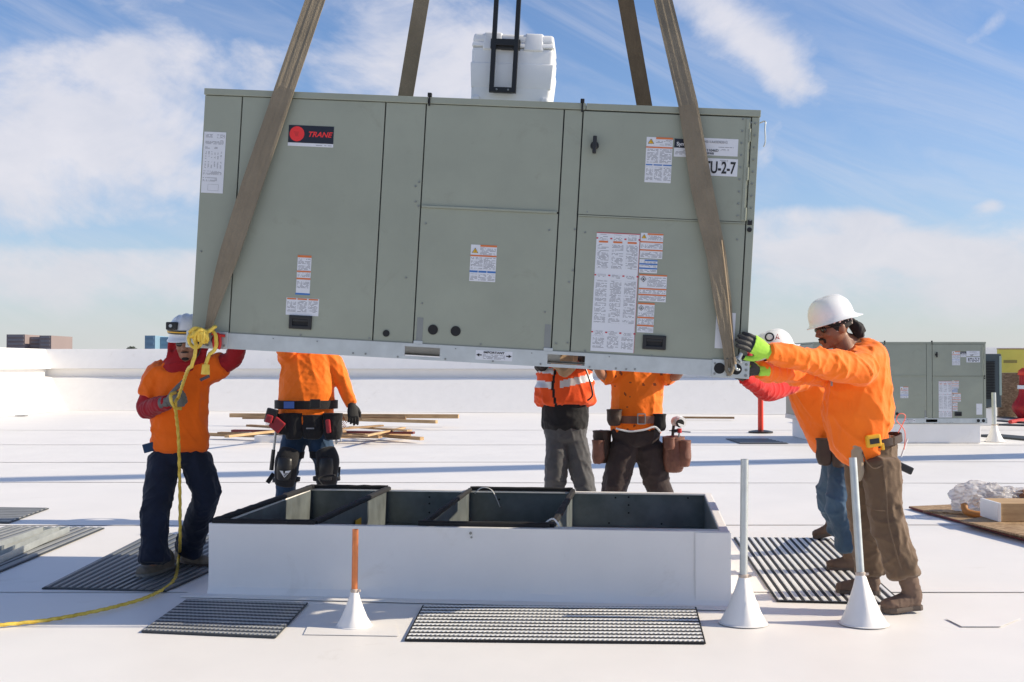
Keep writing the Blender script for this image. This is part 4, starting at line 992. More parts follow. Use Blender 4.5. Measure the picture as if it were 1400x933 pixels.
sheet('strand board sheet lying on top of the red edged one', [G(1313, 710, .07), G(1440, 741, .07), G(1640, 725, .07), G(1450, 690, .07)], .045, .062, OSB)
sheet('narrow strand board strip along the back edge of the stacked sheets', [G(1262, 697, .05), G(1345, 703, .05), G(1425, 694, .05), G(1335, 689, .05)], .027, .042, OSB)
blk = thing('lumber_block', 'short thick lumber offcut with a white metal end plate on the strand board', 'wood block', P(1385, 716, 10.1))
pa_, pb_ = P(1368, 716, 10.1), P(1430, 712, 10.3)
obj('timber', B(pa_.x, 10.1, .065, pb_.x, 10.5, .22, bev=.004), WOOD, blk, world=True)
obj('end_plate', B(pa_.x - .028, 10.085, .065, pa_.x - .001, 10.47, .225, bev=.003), WHITEP, blk, world=True)
o = obj('plastic_bag', crumple(P(1340, 683, 10.9), .23, .16, .135, 2, .4), FILM, world=True); tag(o, 'crumpled clear plastic film bundle on the strand board sheets', 'plastic bag')
o = obj('plastic_bag', crumple(P(1382, 682, 11.0), .21, .15, .085, 8, .45), FILM, world=True); tag(o, 'flatter clear plastic wrapping right of the larger film bundle', 'plastic bag')
bm = bmesh.new(); sweep(bm, spline([P(1318, 690, 10.75), P(1322, 700, 10.7), P(1340, 704, 10.65), P(1360, 702, 10.65), P(1372, 696, 10.7)], 6), .032, 8); o = obj('wood_offcut', bm, M('orange_wood', (.50, .22, .06), .6, var=.2), world=True, smooth=True); tag(o, 'curved orange brown offcut under the clear plastic film', 'wood offcut')
o = obj('cardboard_scrap', crumple(P(1402, 685, 10.9), .10, .1, .09, 4, .3), M('brown_cardboard', (.26, .12, .06), .8), world=True); tag(o, 'torn brown cardboard scrap at the right edge behind the lumber offcut', 'cardboard')

# ============================================================ FAR RIGHT BACKGROUND
pb2 = G(1040, 592)
ps = thing('marker_post', 'red marker post on a black round base behind the workers at right', 'marker post', pb2)
bm = bmesh.new(); cyl(bm, pb2 + V((0, 0, .03)), pb2 + V((0, 0, 1.05)), .058, .054, 20); o = obj('post_tube', bm, REDS, ps, world=True); smooth_angle(o)
bm = bmesh.new(); lathe(bm, [(.25, 0), (.25, .03), (.12, .055), (.07, .06)], 28, pb2); obj('post_base', bm, BLACK, ps, world=True)
bm = bmesh.new(); cyl(bm, pb2 + V((0, 0, .80)), pb2 + V((0, 0, .9)), .060, .060, 20); obj('reflective_band', bm, WHITEP, ps, world=True)
D = 27.0
a = P(1335, 575, D); b = P(1369, 484, D)
hv = thing('condenser_unit', 'dark louvred condenser cabinet behind the right end of the distant rooftop unit', 'condenser unit', (a.x, D, 0))
obj('cabinet_shell', B(a.x - 1.0, D, .42, b.x, D + 1.6, b.z, bev=.02), M('dark_blue_grey_paint', (.045, .065, .075), .5), hv, world=True)
c0 = P(1366, 500, D); obj('corner_post', B(c0.x, D - .012, .70, b.x - .0, D - .002, b.z - .05), M('pale_green_trim', (.30, .38, .34), .5), hv, world=True)
for i in range(24):
    z = .62 + i * (b.z - .78) / 24; obj('louvre', B(a.x - .9, D - .03, z, b.x - .16, D - .004, z + .02), BLACKM, hv, world=True)
obj('curb_box', B(a.x - .9, D + .05, 0, b.x - .1, D + 1.5, .40), MEMV, hv, world=True)
D = 31.0
a = P(1366, 563, D); b = P(1700, 478, D); m_ = P(1366, 510, D)
wl = thing('sheathed_wall', 'strand board wall with yellow sheathing along its top at the right edge', 'wall', (a.x, D, 0))
n = 6; wdt = 1.22
for i in range(n): obj('strand_panel', B(a.x + i * wdt, D, .02, a.x + (i + 1) * wdt - .01, D + .12, m_.z, bev=.004), OSBW, wl, world=True)
for i in range(n // 2 + 1):
    yy = obj('yellow_panel', B(a.x + i * 2.44, D - .012, m_.z + .005, a.x + (i + 1) * 2.44 - .01, D + .11, b.z, bev=.004), YSHEATH, wl, world=True)
    for q in (.12, .95, 1.65):
        obj('printed_mark', B(a.x + i * 2.44 + q, D - .016, b.z - .36, a.x + i * 2.44 + q + .36, D - .0125, b.z - .28), M('faded_green_ink', (.25, .22, .06), .7), yy, world=True)
obj('top_plate', B(a.x, D - .02, b.z + .002, a.x + n * wdt, D + .13, b.z + .03), WOODD, wl, world=True)
# flat dark strips on the roof in front of the wall
for k, (x0, y0, x1, y1, w2) in enumerate(((1366, 571, 1440, 576, .10), (1366, 576, 1440, 582, .10), (1344, 581, 1460, 584, .16), (1350, 596, 1430, 603, .30))):
    a = G(x0, y0); b = G(x1, y1); d = (b - a).normalized(); s_ = V((-d.y, d.x, 0)) * w2
    bm = bmesh.new(); top = [bm.verts.new(p + V((0, 0, .03))) for p in (a - s_, b - s_, b + s_, a + s_)]; bot = [bm.verts.new(v.co - V((0, 0, .028))) for v in top]; bm.faces.new(top)
    for i in range(4): bm.faces.new((bot[i], bot[(i + 1) % 4], top[(i + 1) % 4], top[i]))
    tag(obj('dark_strip', bm, MATD, world=True), ['thin dark strip on the roof at the foot of the strand board wall', 'second dark strip on the roof nearer than the one at the wall foot', 'dark strip starting behind the distant white curb', 'broad dark strip on the roof right of the far pipe cone'][k], 'rubber strip')
REDS2 = M('deep_red_vinyl', (.42, .010, .012), .5, var=.15)
# red draped safety barrier at the right edge
c = G(1404, 573); D = c.y
def zz_(py): return P(1400, py, D).z
br = thing('safety_barrier', 'red draped barrier with an orange top and white reflective band cut by the right edge', 'barrier', c)
bm = bmesh.new(); seg = 40; rings = []
for j in range(24):
    z = 0.02 + (zz_(510) - .02) * j / 23; r_ = .17 + (.16 * math.exp(-((z - .30) / .22) ** 2))
    rings.append([bm.verts.new(c + V((math.cos(6.2832 * k / seg) * r_ * (1 + .10 * math.sin(k * 1.9 + z * 2)), math.sin(6.2832 * k / seg) * r_ * (1 + .10 * math.sin(k * 2.3)), z))) for k in range(seg)])
for a_, b_ in zip(rings, rings[1:]):
    for i in range(seg): bm.faces.new((a_[i], a_[(i + 1) % seg], b_[(i + 1) % seg], b_[i]))
bm.faces.new(rings[-1]); obj('red_drape', bm, REDS2, br, world=True, smooth=True)
bm = bmesh.new(); cyl(bm, c + V((0, 0, zz_(532))), c + V((0, 0, zz_(527))), .225, .225, 30); obj('reflective_band', bm, WHITEP, br, world=True)
bm = bmesh.new(); lathe(bm, [(.215, zz_(513)), (.20, zz_(507)), (.10, zz_(503))], 24, c); obj('orange_cap', bm, REDS, br, world=True, smooth=True)
bm = bmesh.new(); sweep(bm, [G(1381, 577, .04), G(1395, 575, .05), G(1420, 573, .04)], .05, 8); obj('drape_tail', bm, REDS2, br, world=True)
# ============================================================ PEOPLE
def vnoise(p, k=1.0): return mnoise.noise(V(p) * k)
def fabric(name, col, var=.08, bump=.004, bs=26, col2=None, rough=.85, sheen=.15, vs=5, dust=None):
    return M(name, col, rough, var=var, vs=vs, bump=bump, bs=bs, spec=.25, col2=col2, sheen=sheen)
ORANGE = fabric('bright_orange_knit', (.95, .155, .008)); ORANGE2 = fabric('safety_orange_polyester', (1.0, .185, .010), rough=.7)
VESTO = fabric('red_orange_vest_mesh', (.85, .10, .02)); REDK = fabric('dark_red_knit', (.34, .012, .018)); REDB = fabric('bright_red_sleeve', (.62, .02, .02))
NAVY = fabric('navy_denim', (.010, .015, .032), var=.3); JEAN = fabric('blue_denim', (.045, .085, .14), var=.35, vs=4); JEAND = fabric('deep_blue_denim', (.022, .05, .10), var=.35, vs=4)
BROWN = fabric('olive_brown_canvas', (.140, .092, .058), var=.12); DKBR = fabric('dark_plum_canvas', (.042, .030, .030), var=.15); GREYT = fabric('grey_work_trouser', (.085, .085, .09), var=.2)
BLKC = fabric('black_cotton', (.016, .016, .018), var=.2); SKIN = M('tan_skin', (.36, .185, .12), .5, var=.1, vs=20, bump=.0006, bs=90, spec=.4); SKIND = M('brown_skin', (.22, .098, .055), .48, var=.1, vs=20, bump=.0006, bs=90, spec=.45)
HAIR = M('dark_facial_hair', (.018, .012, .010), .8, bump=.002, bs=200); LEATH = M('brown_leather', (.115, .042, .028), .6, var=.3, vs=9, bump=.001, bs=40, col2=(.19, .08, .052)); LEATHD = M('dark_leather', (.045, .025, .018), .6, var=.3, vs=9, bump=.001, bs=40)
SUEDE = M('brown_work_boot_suede', (.14, .09, .065), .85, var=.2, vs=14, bump=.001, bs=60); TANB = M('tan_grey_boot_leather', (.21, .18, .145), .85, var=.25, vs=14, bump=.001, bs=60); SOLE = M('boot_sole_rubber', (.10, .075, .06), .8); SOLEG = M('grey_boot_sole', (.26, .25, .23), .8, var=.2)
HAT = M('white_hard_hat_shell', (.80, .80, .81), .28, var=.015, vs=8, spec=.5); LENS = M('dark_lens', (.012, .010, .010), .12, spec=.8); LIME = fabric('lime_knit_glove', (.36, .66, .07)); GLK = M('black_nitrile_palm', (.018, .018, .02), .6, bump=.001, bs=80)
GREYG = fabric('grey_knit_glove', (.16, .16, .15)); STEEL = M('tool_steel', (.35, .36, .37), .35, .8); REFL = M('silver_reflective_tape', (.60, .60, .62), .35, .2, var=.06); BEIGE = fabric('beige_neck_gaiter', (.40, .27, .16), var=.3); CANV = fabric('beige_canvas_pouch', (.36, .29, .21), var=.2)
TOOLR = M('red_tool_plastic', (.30, .02, .03), .45); TOOLY = M('yellow_tool_plastic', (.78, .42, .02), .45); BAND = M('black_skull_print_bandana', (.012, .011, .012), .85, vs=38, var=.1, col2=(.75, .62, .58), detail=1)
BAND.node_tree.nodes['Color Ramp'].color_ramp.elements[0].position = .60; BAND.node_tree.nodes['Color Ramp'].color_ramp.elements[1].position = .66
BLU = M('blue_ink', (.05, .12, .4), .5)

def ell(bm, c, r, rot=None, sub=3):
    s = bmesh.ops.create_icosphere(bm, subdivisions=sub, radius=1)
    for v in s['verts']:
        q = V((v.co.x * r[0], v.co.y * r[1], v.co.z * r[2])); v.co = V(c) + (rot @ q if rot is not None else q)
def tube(bm, secs, lat, seg=20, sub=5, capf=.55):
    """secs: (point, r_lateral, r_sagittal); lat = lateral axis; smooth closed volume"""
    pts = spline([s[0] for s in secs], sub); n = len(pts); ru, rv = [], []
    for i in range(n):
        t = i / sub; k = min(int(t), len(secs) - 2); f = t - k; f = f * f * (3 - 2 * f) * .5 + f * .5
        ru.append(secs[k][1] * (1 - f) + secs[k + 1][1] * f); rv.append(secs[k][2] * (1 - f) + secs[k + 1][2] * f)
    T0 = (pts[1] - pts[0]).normalized(); T1 = (pts[-1] - pts[-2]).normalized()
    a0 = min(ru[0], rv[0]) * capf; a1 = min(ru[-1], rv[-1]) * capf
    P2, U2, V2 = [], [], []
    for f in (1.0, .8, .45): P2.append(pts[0] - T0 * a0 * f); s_ = math.sqrt(max(.02, 1 - f * f)); U2.append(ru[0] * s_); V2.append(rv[0] * s_)
    P2 += pts; U2 += ru; V2 += rv
    for f in (.45, .8, 1.0): P2.append(pts[-1] + T1 * a1 * f); s_ = math.sqrt(max(.02, 1 - f * f)); U2.append(ru[-1] * s_); V2.append(rv[-1] * s_)
    rings = []; lat = V(lat).normalized()
    for i, p in enumerate(P2):
        t = (P2[min(i + 1, len(P2) - 1)] - P2[max(i - 1, 0)]).normalized()
        u = (lat - t * lat.dot(t))
        if u.length < .15: u = t.orthogonal()
        u.normalize(); w2 = t.cross(u)
        rings.append([bm.verts.new(p + u * (math.cos(6.28318 * k / seg) * U2[i]) + w2 * (math.sin(6.28318 * k / seg) * V2[i])) for k in range(seg)])
    for a, b in zip(rings, rings[1:]):
        for i in range(seg): bm.faces.new((a[i], a[(i + 1) % seg], b[(i + 1) % seg], b[i]))
    bm.faces.new(rings[0][::-1]); bm.faces.new(rings[-1])
def remesh(bm, vox, it=6, fac=.5):
    me = as_mesh(bm, 'r'); o = bpy.data.objects.new('r', me); C.objects.link(o)
    m = o.modifiers.new('r', 'REMESH'); m.mode = 'VOXEL'; m.voxel_size = vox; m.use_smooth_shade = True
    s = o.modifiers.new('s', 'SMOOTH'); s.iterations = it; s.factor = fac
    dg = bpy.context.evaluated_depsgraph_get(); m2 = bpy.data.meshes.new_from_object(o.evaluated_get(dg)); bpy.data.objects.remove(o); bpy.data.meshes.remove(me); return m2
def folds(me, layers, seed=0.0, clampz=None):
    """layers: (axis, elongation, scale, amplitude, weight fn or None); ridged creases"""
    n = len(me.vertices); nr = [v.normal.copy() for v in me.vertices]
    L_ = [(V(a).normalized(), e, s, am, w) for a, e, s, am, w in layers]
    for i, v in enumerate(me.vertices):
        p = v.co; d = 0
        for k, (a, e, s, am, w) in enumerate(L_):
            ww = w(p) if w else 1.0
            if ww <= 0.01: continue
            q = (p - a * (p.dot(a) * (1 - 1 / e))) * s + V((seed, k * 7.3, seed * .5))
            q = q + V((mnoise.noise(q * .5), mnoise.noise(q * .5 + V((9, 0, 0))), 0)) * .6
            x = abs(mnoise.noise(q)); d += ww * am * ((1 - min(1, x * 3.2)) ** 1.6 * 1.4 - .30)
        v.co = p + nr[i] * (d * .60)
    me.update()
def paint(o, mat_, pred):
    o.data.materials.append(mat_); k = len(o.data.materials) - 1
    for f in o.data.polygons:
        if pred(f.center, f.normal): f.material_index = k
def frame(fwd, up=V((0, 0, 1))):
    """x = to the person's left... columns (right, forward, up)"""
    f = V(fwd).normalized(); r = f.cross(up).normalized(); u = r.cross(f); return Matrix((r, f, u)).transposed()
def hand_mesh(wrist, d, palm_n, size=1.0, curl=.35, spread=1.0, thumb_side=1, vox=.0045, curls=None):
    """d: direction of fingers, palm_n: where the palm faces; returns (mesh, matrix)"""
    d = V(d).normalized(); pn = (V(palm_n) - d * V(palm_n).dot(d)).normalized(); sd = d.cross(pn).normalized() * thumb_side
    m = Matrix((sd, d, pn)).transposed().to_4x4(); m.translation = V(wrist)
    bm = bmesh.new(); s = size
    tube(bm, [(V((0, -.035, 0)) * s, .031 * s, .024 * s), (V((0, .0, 0)) * s, .031 * s, .022 * s), (V((.0, .045, 0)) * s, .042 * s, .019 * s), (V((-.002, .085, 0)) * s, .043 * s, .016 * s)], (1, 0, 0), 14, 3, .4)
    for k, (x, ln, r_) in enumerate(((.031, .072, .0105), (.0105, .080, .0108), (-.010, .075, .0103), (-.030, .060, .0092))):
        p = V((x, .082, 0)); a = 0; pts = [(p - V((0, .02, 0))) * s]; cc = (curls[k] if curls else curl)
        fan = x * 1.6 * spread
        for j, fr in enumerate((.42, .33, .25)):
            a += cc * (1.0, 1.1, .8)[j]; p = p + V((math.sin(fan) * math.cos(a), math.cos(fan) * math.cos(a), math.sin(a))) * ln * fr; pts.append(p * s)
        tube(bm, [(pts[0], r_ * 1.12 * s, r_ * 1.12 * s)] + [(q, r_ * (1.06 - .1 * j) * s, r_ * (1.06 - .1 * j) * s) for j, q in enumerate(pts[1:])], (1, 0, 0), 10, 3, .9)
    th = [V((.022, .012, .004)), V((.045, .035, .012)), V((.060, .062, .020 + .02 * curl)), V((.066, .088, .030 + .05 * curl))]
    tube(bm, [(q * s, r_ * s, r_ * s) for q, r_ in zip(th, (.016, .0145, .0125, .0105))], (1, 0, 0), 10, 3, .9)
    me = remesh(bm, vox, 3, .4); me.transform(m); return me, m
def hard_hat(name, c, fr, s, parent, mat_, rim_f=.055, rim_b=.025, logo=None, brim_all=.02):
    """c = centre of the head at brow level, fr = frame (right, forward, up)"""
    bm = bmesh.new(); NU, NV = 48, 16; rings = []
    for j in range(NV + 1):
        th = (j / NV) * math.pi / 2; ring = []
        for k in range(NU):
            a = 6.28318 * k / NU; rr = math.cos(th) ** .62 if j < NV else .0; z = math.sin(th) ** .92
            x = .112 * rr * math.sin(a); y = .140 * rr * math.cos(a); zz = .125 * z
            # three crown ridges along the length
            rg = math.exp(-(x / .012) ** 2) * .009 + (math.exp(-((abs(x) - .042) / .008) ** 2)) * .005
            zz += rg * min(1, z * 1.5); ring.append(bm.verts.new(V((x, y, zz)) * s))
        rings.append(ring)
    low = []
    for (e, z) in ((.004, -.010), (.35, -.016), (1.0, -.024), (1.0, -.0275), (.3, -.020), (-.004, -.012), (-.01, .02)):
        ring = []
        for k in range(NU):
            a = 6.28318 * k / NU; f_ = math.cos(a); ext = brim_all + (max(0, f_) ** 2) * rim_f + (max(0, -f_) ** 2) * rim_b
            rx = .112 + (e * ext if e > .01 else e); ry = .140 + (e * ext if e > .01 else e)
            ring.append(bm.verts.new(V((rx * math.sin(a), ry * math.cos(a), z - (.012 * max(0, f_) * max(0, e)))) * s))
        low.append(ring)
    allr = rings[::-1] + low
    for a_, b_ in zip(allr, allr[1:]):
        for i in range(NU):
            f = [a_[i], a_[(i + 1) % NU], b_[(i + 1) % NU], b_[i]]
            bm.faces.new(f)
    bmesh.ops.remove_doubles(bm, verts=bm.verts, dist=.0004 * s); bmesh.ops.recalc_face_normals(bm, faces=bm.faces)
    m = fr.to_4x4(); m.translation = V(c); bmesh.ops.transform(bm, matrix=m, verts=bm.verts)
    o = obj(name, bm, mat_, parent, world=True); smooth_angle(o, 60); return o, m
def head_parts(bm, hc, fr, s):
    """skull, jaw, nose, brows, lips and ears; hc = centre of the head"""
    def q(x, y, z): return V(hc) + fr @ (V((x, y, z)) * s)
    def E_(x, y, z, a, b, c): ell(bm, q(x, y, z), (a * s, b * s, c * s), fr)
    E_(0, -.012, .035, .076, .096, .086); E_(0, .012, -.01, .069, .083, .095); E_(0, .038, -.062, .050, .052, .048); E_(0, .066, -.092, .024, .022, .020)
    E_(0, .078, .030, .052, .018, .014); E_(-.036, .070, -.022, .022, .020, .022); E_(.036, .070, -.022, .022, .020, .022)
    tube(bm, [(q(0, .086, .020), .008 * s, .008 * s), (q(0, .102, -.004), .010 * s, .010 * s), (q(0, .112, -.026), .0145 * s, .012 * s)], fr.col[0], 10, 3)
    E_(-.012, .098, -.029, .009, .010, .008); E_(.012, .098, -.029, .009, .010, .008)
    E_(0, .088, -.055, .024, .012, .007); E_(0, .086, -.066, .021, .012, .008)
    for sx_ in (-1, 1): E_(sx_ * .078, -.012, -.005, .010, .020, .032)
    tube(bm, [(q(0, -.03, -.05), .052 * s, .055 * s), (q(0, -.045, -.13), .056 * s, .06 * s), (q(0, -.055, -.20), .075 * s, .065 * s)], fr.col[0], 16, 3)
    return q
def boot(parent, heel, toe, ank, m_, ms, s=1.0, h=.125, name='boot'):
    """heel and toe on the ground (or lifted), ank = ankle joint"""
    heel = V(heel); toe = V(toe); d = (toe - heel); ln = d.length; d.normalize(); lat = d.cross(V((0, 0, 1))).normalized(); up = lat.cross(d)
    def q(t, z): return heel + d * (ln * t) + up * z
    bm = bmesh.new()
    tube(bm, [(q(.10, .055), .038 * s, .050 * s), (q(.30, .055), .040 * s, .055 * s), (q(.55, .045), .047 * s, .044 * s), (q(.78, .042), .050 * s, .036 * s), (q(.93, .036), .040 * s, .030 * s)], lat, 18, 4, .5)
    tube(bm, [(q(.18, .06), .040 * s, .046 * s), (q(.20, .10), .042 * s, .048 * s), (V(ank) + V((0, 0, .05)), .050 * s, .054 * s)], lat, 18, 4, .4)
    me = remesh(bm, .007, 5); folds(me, [(lat, 3, 26, .004, None)], heel.x)
    o = obj(name, me, m_, parent, world=True, smooth=True)
    bm = bmesh.new()   # sole outline
    ol = [(0, 0), (.02, .030), (.10, .040), (.3, .036), (.5, .044), (.75, .054), (.9, .046), (.98, .026), (1.01, 0)]
    pts = [(t, w2) for t, w2 in ol] + [(t, -w2) for t, w2 in ol[-2:0:-1]]
    top = [bm.verts.new(q(t, .030) + lat * w2 * s) for t, w2 in pts]; mid_ = [bm.verts.new(q(t, .015) + lat * w2 * s * 1.06) for t, w2 in pts]; bot = [bm.verts.new(q(t, .002) + lat * w2 * s) for t, w2 in pts]; n = len(pts)
    bm.faces.new(top); bm.faces.new(bot[::-1])
    for a_, b_ in ((bot, mid_), (mid_, top)):
        for i in range(n): bm.faces.new((a_[i], a_[(i + 1) % n], b_[(i + 1) % n], b_[i]))
    bmesh.ops.recalc_face_normals(bm, faces=bm.faces); obj('boot_sole', bm, ms, o, world=True)
    bm = bmesh.new()
    for k in range(4):
        t0 = .42 + k * .07; z = .105 - k * .012
        sweep(bm, spline([q(t0, z - .012) + lat * .024 * s, q(t0 + .01, z) , q(t0, z - .012) - lat * .024 * s], 4), .0028, 5)
    obj('boot_laces', bm, ms, o, world=True); return o
def band(parent, name, c, ru, rv, lat, fwd, h, m_, th=.006, tilt=None, seg=40):
    """a belt: elliptical ring"""
    lat = V(lat).normalized(); fwd = V(fwd).normalized(); up = tilt or V((0, 0, 1)); bm = bmesh.new(); R4 = [[], [], [], []]
    for k in range(seg):
        a = 6.28318 * k / seg; e = 1 + .012 * math.sin(a * 3)
        for j, (dr, z) in enumerate(((0, -h / 2), (th, -h / 2), (th, h / 2), (0, h / 2))): R4[j].append(bm.verts.new(V(c) + lat * math.cos(a) * (ru + dr) * e + fwd * math.sin(a) * (rv + dr) * e + up * z))
    for j in range(4):
        for i in range(seg): bm.faces.new((R4[j][i], R4[j][(i + 1) % seg], R4[(j + 1) % 4][(i + 1) % seg], R4[(j + 1) % 4][i]))
    bmesh.ops.recalc_face_normals(bm, faces=bm.faces); o = obj(name, bm, m_, parent, world=True); smooth_angle(o, 50); return o
def pouch(parent, name, c, w2, h_, d_, fwd, m_, mouth=None, taper=.8, rough_=.0, vox=.007, flap=None):
    """an open tool pouch: bulging box, rounded below, with a dark mouth"""
    fr = frame(fwd); bm = bmesh.new(); c = V(c)
    tube(bm, [(c + V((0, 0, -h_ * .5)), w2 * .5 * taper, d_ * .4), (c + V((0, 0, -h_ * .2)), w2 * .52, d_ * .56), (c + V((0, 0, h_ * .2)), w2 * .5, d_ * .5), (c + V((0, 0, h_ * .48)), w2 * .52, d_ * .52)], fr.col[0], 18, 3, .25)
    me = remesh(bm, vox, 3); folds(me, [(V((0, 0, 1)), 2.5, 18, .005, None)], c.x * 3)
    o = obj(name, me, m_, parent, world=True, smooth=True)
    band(o, 'pouch_rim', c + V((0, 0, h_ * .50)), w2 * .50, d_ * .50, fr.col[0], fr.col[1], .012, m_, .004)
    bm = bmesh.new(); ell(bm, c + V((0, 0, h_ * .515)), (w2 * .46, d_ * .46, .006), fr); obj('pouch_mouth', bm, BLACKM, o, world=True)
    return o
def eyes(parent, q, s=1.0, shade=True, fr=None):
    if shade:
        for sx_ in (-1, 1):
            bm = bmesh.new(); ell(bm, q(sx_ * .032, .084, .006), (.027 * s, .010 * s, .018 * s), fr, 3); o = obj('sunglass_lens', bm, LENS, parent, world=True, smooth=True)
        bm = bmesh.new(); sweep(bm, [q(-.058, .074, .014), q(-.03, .094, .016), q(0, .099, .014), q(.03, .094, .016), q(.058, .074, .014)], .003 * s, 6)
        for sx_ in (-1, 1): sweep(bm, [q(sx_ * .058, .074, .014), q(sx_ * .075, .04, .012), q(sx_ * .082, -.005, .012), q(sx_ * .080, -.02, -.002)], .003 * s, 6)
        obj('sunglass_frame', bm, BLACK, parent, world=True, smooth=True)
    else:
        for sx_ in (-1, 1):
            bm = bmesh.new(); ell(bm, q(sx_ * .031, .078, .006), (.013 * s, .010 * s, .009 * s), fr, 2); e = obj('eye', bm, WHITEP, parent, world=True, smooth=True)
            bm = bmesh.new(); ell(bm, q(sx_ * .031, .087, .006), (.005 * s, .003 * s, .005 * s), fr, 2); obj('iris', bm, BLACK, e, world=True)

def person(label, J, fwd, lat=None, **k):
    """J: joints in world space. Everything is grown from the joints."""
    g = V((J['pelvis'].x, J['pelvis'].y, 0)); root = thing('person', label, 'person', g)
    fwd = V(fwd).normalized(); lat = V(lat).normalized() if lat is not None else fwd.cross(V((0, 0, 1))).normalized()
    hf = frame(k.get('face', fwd), k.get('hup', V((0, 0, 1)))); s = k.get('hs', 1.0)
    pel, ch, nk, hd = J['pelvis'], J['chest'], J['neck'], J['head']; up = (nk - pel).normalized(); sag = lat.cross(up) * (1 if lat.cross(up).dot(fwd) > 0 else -1)
    T = k['torso']   # list of (t along pelvis->neck, lateral r, sagittal r, forward offset)
    ax = [pel, ch, nk]
    sp_ = spline(ax, 10)
    def axis(t):
        if t <= 0: return pel + (sp_[1] - sp_[0]).normalized() * ((nk - pel).length * t)
        i = min(len(sp_) - 1, t * (len(sp_) - 1)); a = int(i); return sp_[a].lerp(sp_[min(a + 1, len(sp_) - 1)], i - a)
    tors = [(axis(t) + sag * off, ru, rv) for t, ru, rv, off in T]
    # --- continuous body
    bm = bmesh.new(); q = head_parts(bm, hd, hf, s)
    tube(bm, [(c, a * .82, b * .82) for c, a, b in tors], lat, 18, 3)
    tube(bm, [(hd + hf @ V((0, -.035, -.08)) * s, .052 * s, .055 * s), (nk, .062, .062), (axis(.93), .07, .07)], lat, 16, 3)
    for sd in 'LR':
        tube(bm, [(J['sh' + sd], .055, .055), (J['el' + sd], .040, .042), (J['wr' + sd], .027, .030)], lat, 12, 4)
        tube(bm, [(J['hip' + sd], .078, .085), (J['kn' + sd], .052, .055), (J['an' + sd], .036, .040)], lat, 14, 4)
    body = obj('body', remesh(bm, k.get('bvox', .0085), 2, .35), k.get('skin', SKIN), root, world=True, smooth=True)
    # --- trousers
    bm = bmesh.new()
    tt = [t for t in tors[:1]]
    pr_ = k.get('pelr', (tors[0][1], tors[0][2])); hem = k['waist']
    tube(bm, [(pel + V((0, 0, -.10)), pr_[0] * .92, pr_[1] * .95), (pel, pr_[0], pr_[1]), (axis(hem), pr_[0] * .97, pr_[1] * .97)], lat, 22, 4, .35)
    lr = k.get('leg', (.105, .085, .080, .078))
    for sd in 'LR':
        h_, kn, an = J['hip' + sd], J['kn' + sd], J['an' + sd]
        tube(bm, [(h_, lr[0], lr[0] * 1.05), (h_.lerp(kn, .55), (lr[0] + lr[1]) / 2, (lr[0] + lr[1]) / 2 * 1.06), (kn, lr[1], lr[1] * 1.08), (kn.lerp(an, .55), lr[2], lr[2] * 1.05), (an + (an - kn).normalized() * -.02, lr[3], lr[3] * 1.05)], lat, 18, 5, .3)
    me = remesh(bm, k.get('vox', .010), 5)
    kz = [J['knL'], J['knR']]; az = [J['anL'], J['anR']]
    def wk(p): return min(1.3, sum(math.exp(-((p - a).length / .13) ** 2) for a in kz) + 1.3 * sum(math.exp(-((p - a).length / .15) ** 2) for a in az) + .25)
    folds(me, [(lat + V((0, 0, .25)), 4, 7.5, .018, wk), (V((0, 0, 1)) + lat * .3, 5, 8, .009, None), (lat + V((0, 0, .9)), 5, 14, .006, wk), (lat - V((0, 0, .7)), 5, 15, .005, None)], g.x + 3)
    tr2 = obj('trousers', me, k['trouser'], root, world=True, smooth=True)
    # --- shirt
    def sleeve(bm, sd, t1, r0, r1, re, tee=False):
        a, e, w2 = J['sh' + sd], J['el' + sd], J['wr' + sd]; inn = a + (axis(.86) - a) * .55
        if tee: tube(bm, [(inn, r0 * .95, r0 * 1.0), (a, r0 * .95, r0), (a.lerp(e, t1), re, re * 1.05)], lat, 16, 5, .15)
        else: tube(bm, [(inn, r0 * .95, r0 * 1.0), (a, r0 * .92, r0), (a.lerp(e, .5), (r0 + re) / 2 * .98, (r0 + re) / 2), (e, re, re * 1.04), (e.lerp(w2, .5), (re + r1) / 2, (re + r1) / 2), (e.lerp(w2, t1), r1, r1)], lat, 16, 5, .15)
    bm = bmesh.new(); tube(bm, tors, lat, 26, 5, .35)
    sl_ = k.get('sleeve', (.95, .082, .045, .060)); tee = k.get('tee', False)
    for sd in 'LR': sleeve(bm, sd, sl_[0], sl_[1], sl_[2], sl_[3], tee)
    me = remesh(bm, k.get('vox', .010), 6)
    ez = [J['elL'], J['elR']]; sz = [J['shL'], J['shR']]; hemc = tors[0][0]
    def we(p): return .35 + min(1.2, sum(math.exp(-((p - a).length / .12) ** 2) for a in ez) + .8 * sum(math.exp(-((p - a).length / .16) ** 2) for a in sz))
    def wh(p): return min(1.2, .25 + math.exp(-((p - hemc).length / .22) ** 2))
    fd = k.get('folds', [(V((0, 0, 1)) + lat * .2, 5, 7.5, .012, None), (lat, 4.5, 8, .011, wh), (V((0, 0, 1)) + lat * .8, 5, 11, .009, we), (V((0, 0, 1)) - lat * .9, 6, 17, .004, None)])
    folds(me, fd, g.x * 2 + 1)
    shirt = obj('shirt', me, k['shirt'], root, world=True, smooth=True)
    return dict(root=root, body=body, trousers=tr2, shirt=shirt, q=q, hf=hf, s=s, axis=axis, sag=sag, lat=lat, up=up, tors=tors, J=J)
